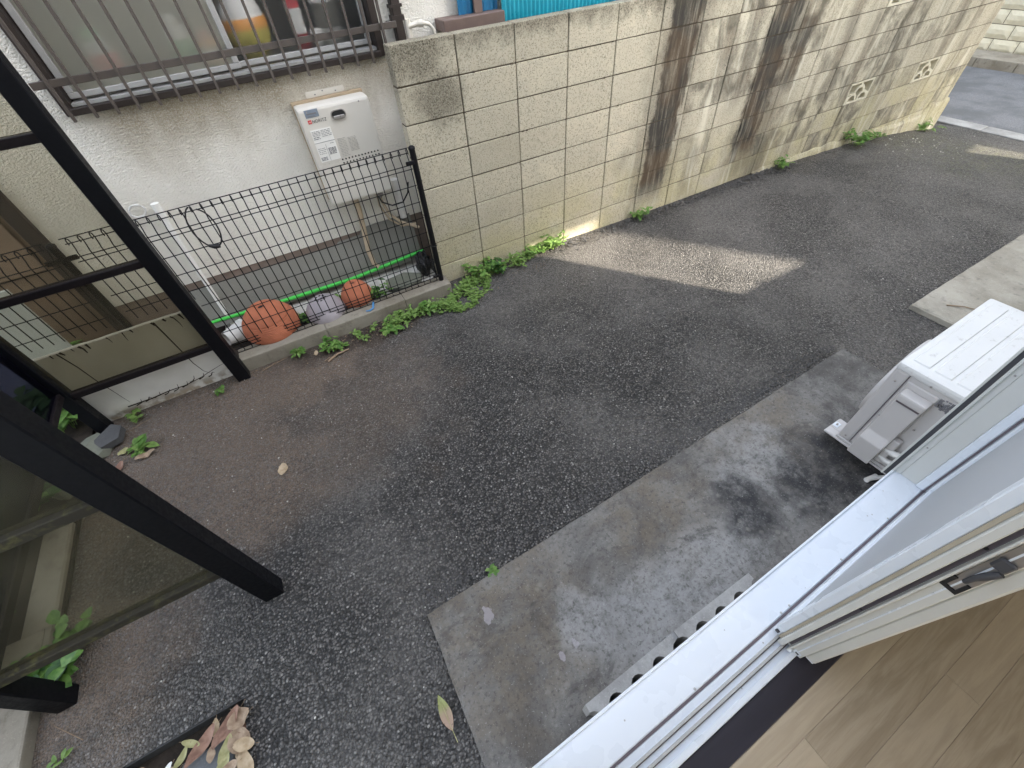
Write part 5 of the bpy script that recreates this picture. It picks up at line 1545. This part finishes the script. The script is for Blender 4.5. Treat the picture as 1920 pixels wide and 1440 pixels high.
part('cover_flange', MB().box((-0.035, 0.055, 0.08), (-0.004, 0.088, 0.24), 0.004), M['ac_side'], cov)
for (v, z) in ((D_ - 0.03, Hh - 0.09), (D_ - 0.03, 0.075), (0.19, 0.29), (0.062, 0.32), (0.13, Hh - 0.032)):
    o = part('screw', MB().lathe([(0.0045, -0.001), (0.004, 0.002), (0, 0.003)], (0, 0, 0), 10), M['steel'], ac)
    o.rotation_euler = (0, R(-90), 0); o.location = (-0.0065, v, z)
# specification print on the side
mb = MB(); random.seed(6)
for i in range(9):
    v = 0.066 - 0.004 * 0; z = Hh - 0.058 - 0.0062 * i
    q = 0.108
    while q > 0.026:
        l = random.uniform(.004, .016)
        if random.random() < 0.8:
            mb.box((-0.0008 - .003, q - 0.03, z), (0.0045, q - 0.03 - l, z + 0.0028))
        q -= l + random.uniform(.001, .004)
part('specification_print', mb, M['print'], ac)
part('warning_mark', MB().box((-0.0012, 0.076, Hh - 0.100), (0.0035, 0.052, Hh - 0.086)), M['black'], ac)
# base plate and feet
part('base', MB().box((-0.004, 0.0, 0.03), (W_ + .004, D_ + 0.002, 0.046), 0.003), M['ac_side'], ac)
for u in (0.035, W_ - 0.135):
    ft = part('foot', MB().box((u, -0.03, -0.03), (u + 0.09, D_ + 0.055, 0.03), 0.006), M['ac_side'], ac)
    part('bolt_tab', MB().box((u + 0.012, D_ + 0.025, 0.03), (u + 0.05, D_ + 0.052, 0.034), 0.003), M['frame_white'], ft)
    part('bolt', MB().tube([(u + 0.03, D_ + 0.038, 0.034), (u + 0.03, D_ + 0.038, 0.042)], 0.005, 8), M['steel'], ft)
part('side_foot_plate', MB().box((-0.012, 0.0, 0.018), (0.037, D_ + 0.055, 0.03), 0.003), M['ac_side'], ac)
mb = MB().tube([(-0.022, 0.085, 0.165), (-0.030, 0.05, 0.168), (-0.028, 0.0, 0.185), (-0.01, -0.05, 0.21), (0.03, -0.068, 0.27)], 0.015, 12)
part('refrigerant_pipe', mb, M['white_plastic'], ac)
mb = MB().tube([(-0.022, 0.085, 0.115), (-0.032, 0.05, 0.112), (-0.030, 0.0, 0.118), (-0.015, -0.05, 0.135), (0.03, -0.068, 0.17)], 0.013, 12)
part('refrigerant_pipe', mb, M['white_plastic'], ac)
pts = [H(1.10 - .0 + 0.0, 0.045, 0.058), H(1.06, 0.035, 0.056), H(1.14, 0.0, 0.06), H(1.25, -0.04, 0.07)]
mb = MB().tube([H(1.085, 0.04, 0.034), H(1.11, 0.035, 0.034), H(1.14, 0.02, 0.036), H(1.21, -0.02, 0.04)], 0.0105, 12)
for i in range(8):
    p = H(1.088 + 0.008 * i, 0.0395 - .0016 * i, 0.034)
    mb.tube([p, p + Vector((0.004, -.0008, 0))], 0.0122, 10)
single('drain_hose', mb, M['white_plastic'], tuple(H(1.1, 0.03, 0.022)), 'short white ribbed drain hose end beside the air conditioner', 'hose')

# ------------------------------------------------------------------ unseen houses, and walls added to shape the sun on the lane
hb = thing('house', 'unseen house right of the doorway, shaped to bound the sunlight on the lane', 'house', (7.0, -3.2, 0))
part('wall', MB().box((6.04, -2.95, -0.45), (7.80, -6.0, 6.5)).box((7.802, -2.95, 1.78), (8.9, -3.1, 6.5)), M['siding2'], hb)  # second box is an added blocker that trims the far sun patch
part('roof', MB().box((5.98, -2.88, 6.5), (8.02, -6.1, 6.65)), M['roof'], hb)
fg = thing('low_sun_blocker', 'unseen low wall added right of the doorway to cut off the low sun', 'wall', (4.5, -2.9, 0))
part('panel', MB().box((2.98, -2.95, -0.3), (6.03, -3.05, 1.33)), M['siding2'], fg)  # added out of view to keep sun off the near part of the lane
part('upper_sun_blocker', MB().box((2.93, -0.20, 2.76), (6.2, -0.35, 4.95)), M['siding'], oh)  # unseen slab added high up to keep sun off the upper block wall
hd = thing('house', 'tall house standing behind the pale wall across the road', 'house', (14, 2, -0.4))
part('wall', MB().box((12.0, -7.8, -0.4), (18, 12, 9.0)), M['siding'], hd)
part('roof', MB().box((11.9, -7.9, 9.0), (18.1, 12.1, 9.2)), M['roof'], hd)

random.seed(41)  # shrubs added out of view to break up the sun patch edge
for (x, y, lab) in ((3.35, -3.45, 'unseen green shrub added behind the low wall to soften the sun edge nearest the doorway house'), (4.15, -3.5, 'unseen green shrub added behind the middle of the low wall to soften the sun edge')):
    weed(x, y, 0.0, 260, 0.075, 0.42, 1.62, L1, lab, 'shrub', 'shrub', 0.55, None, LD)
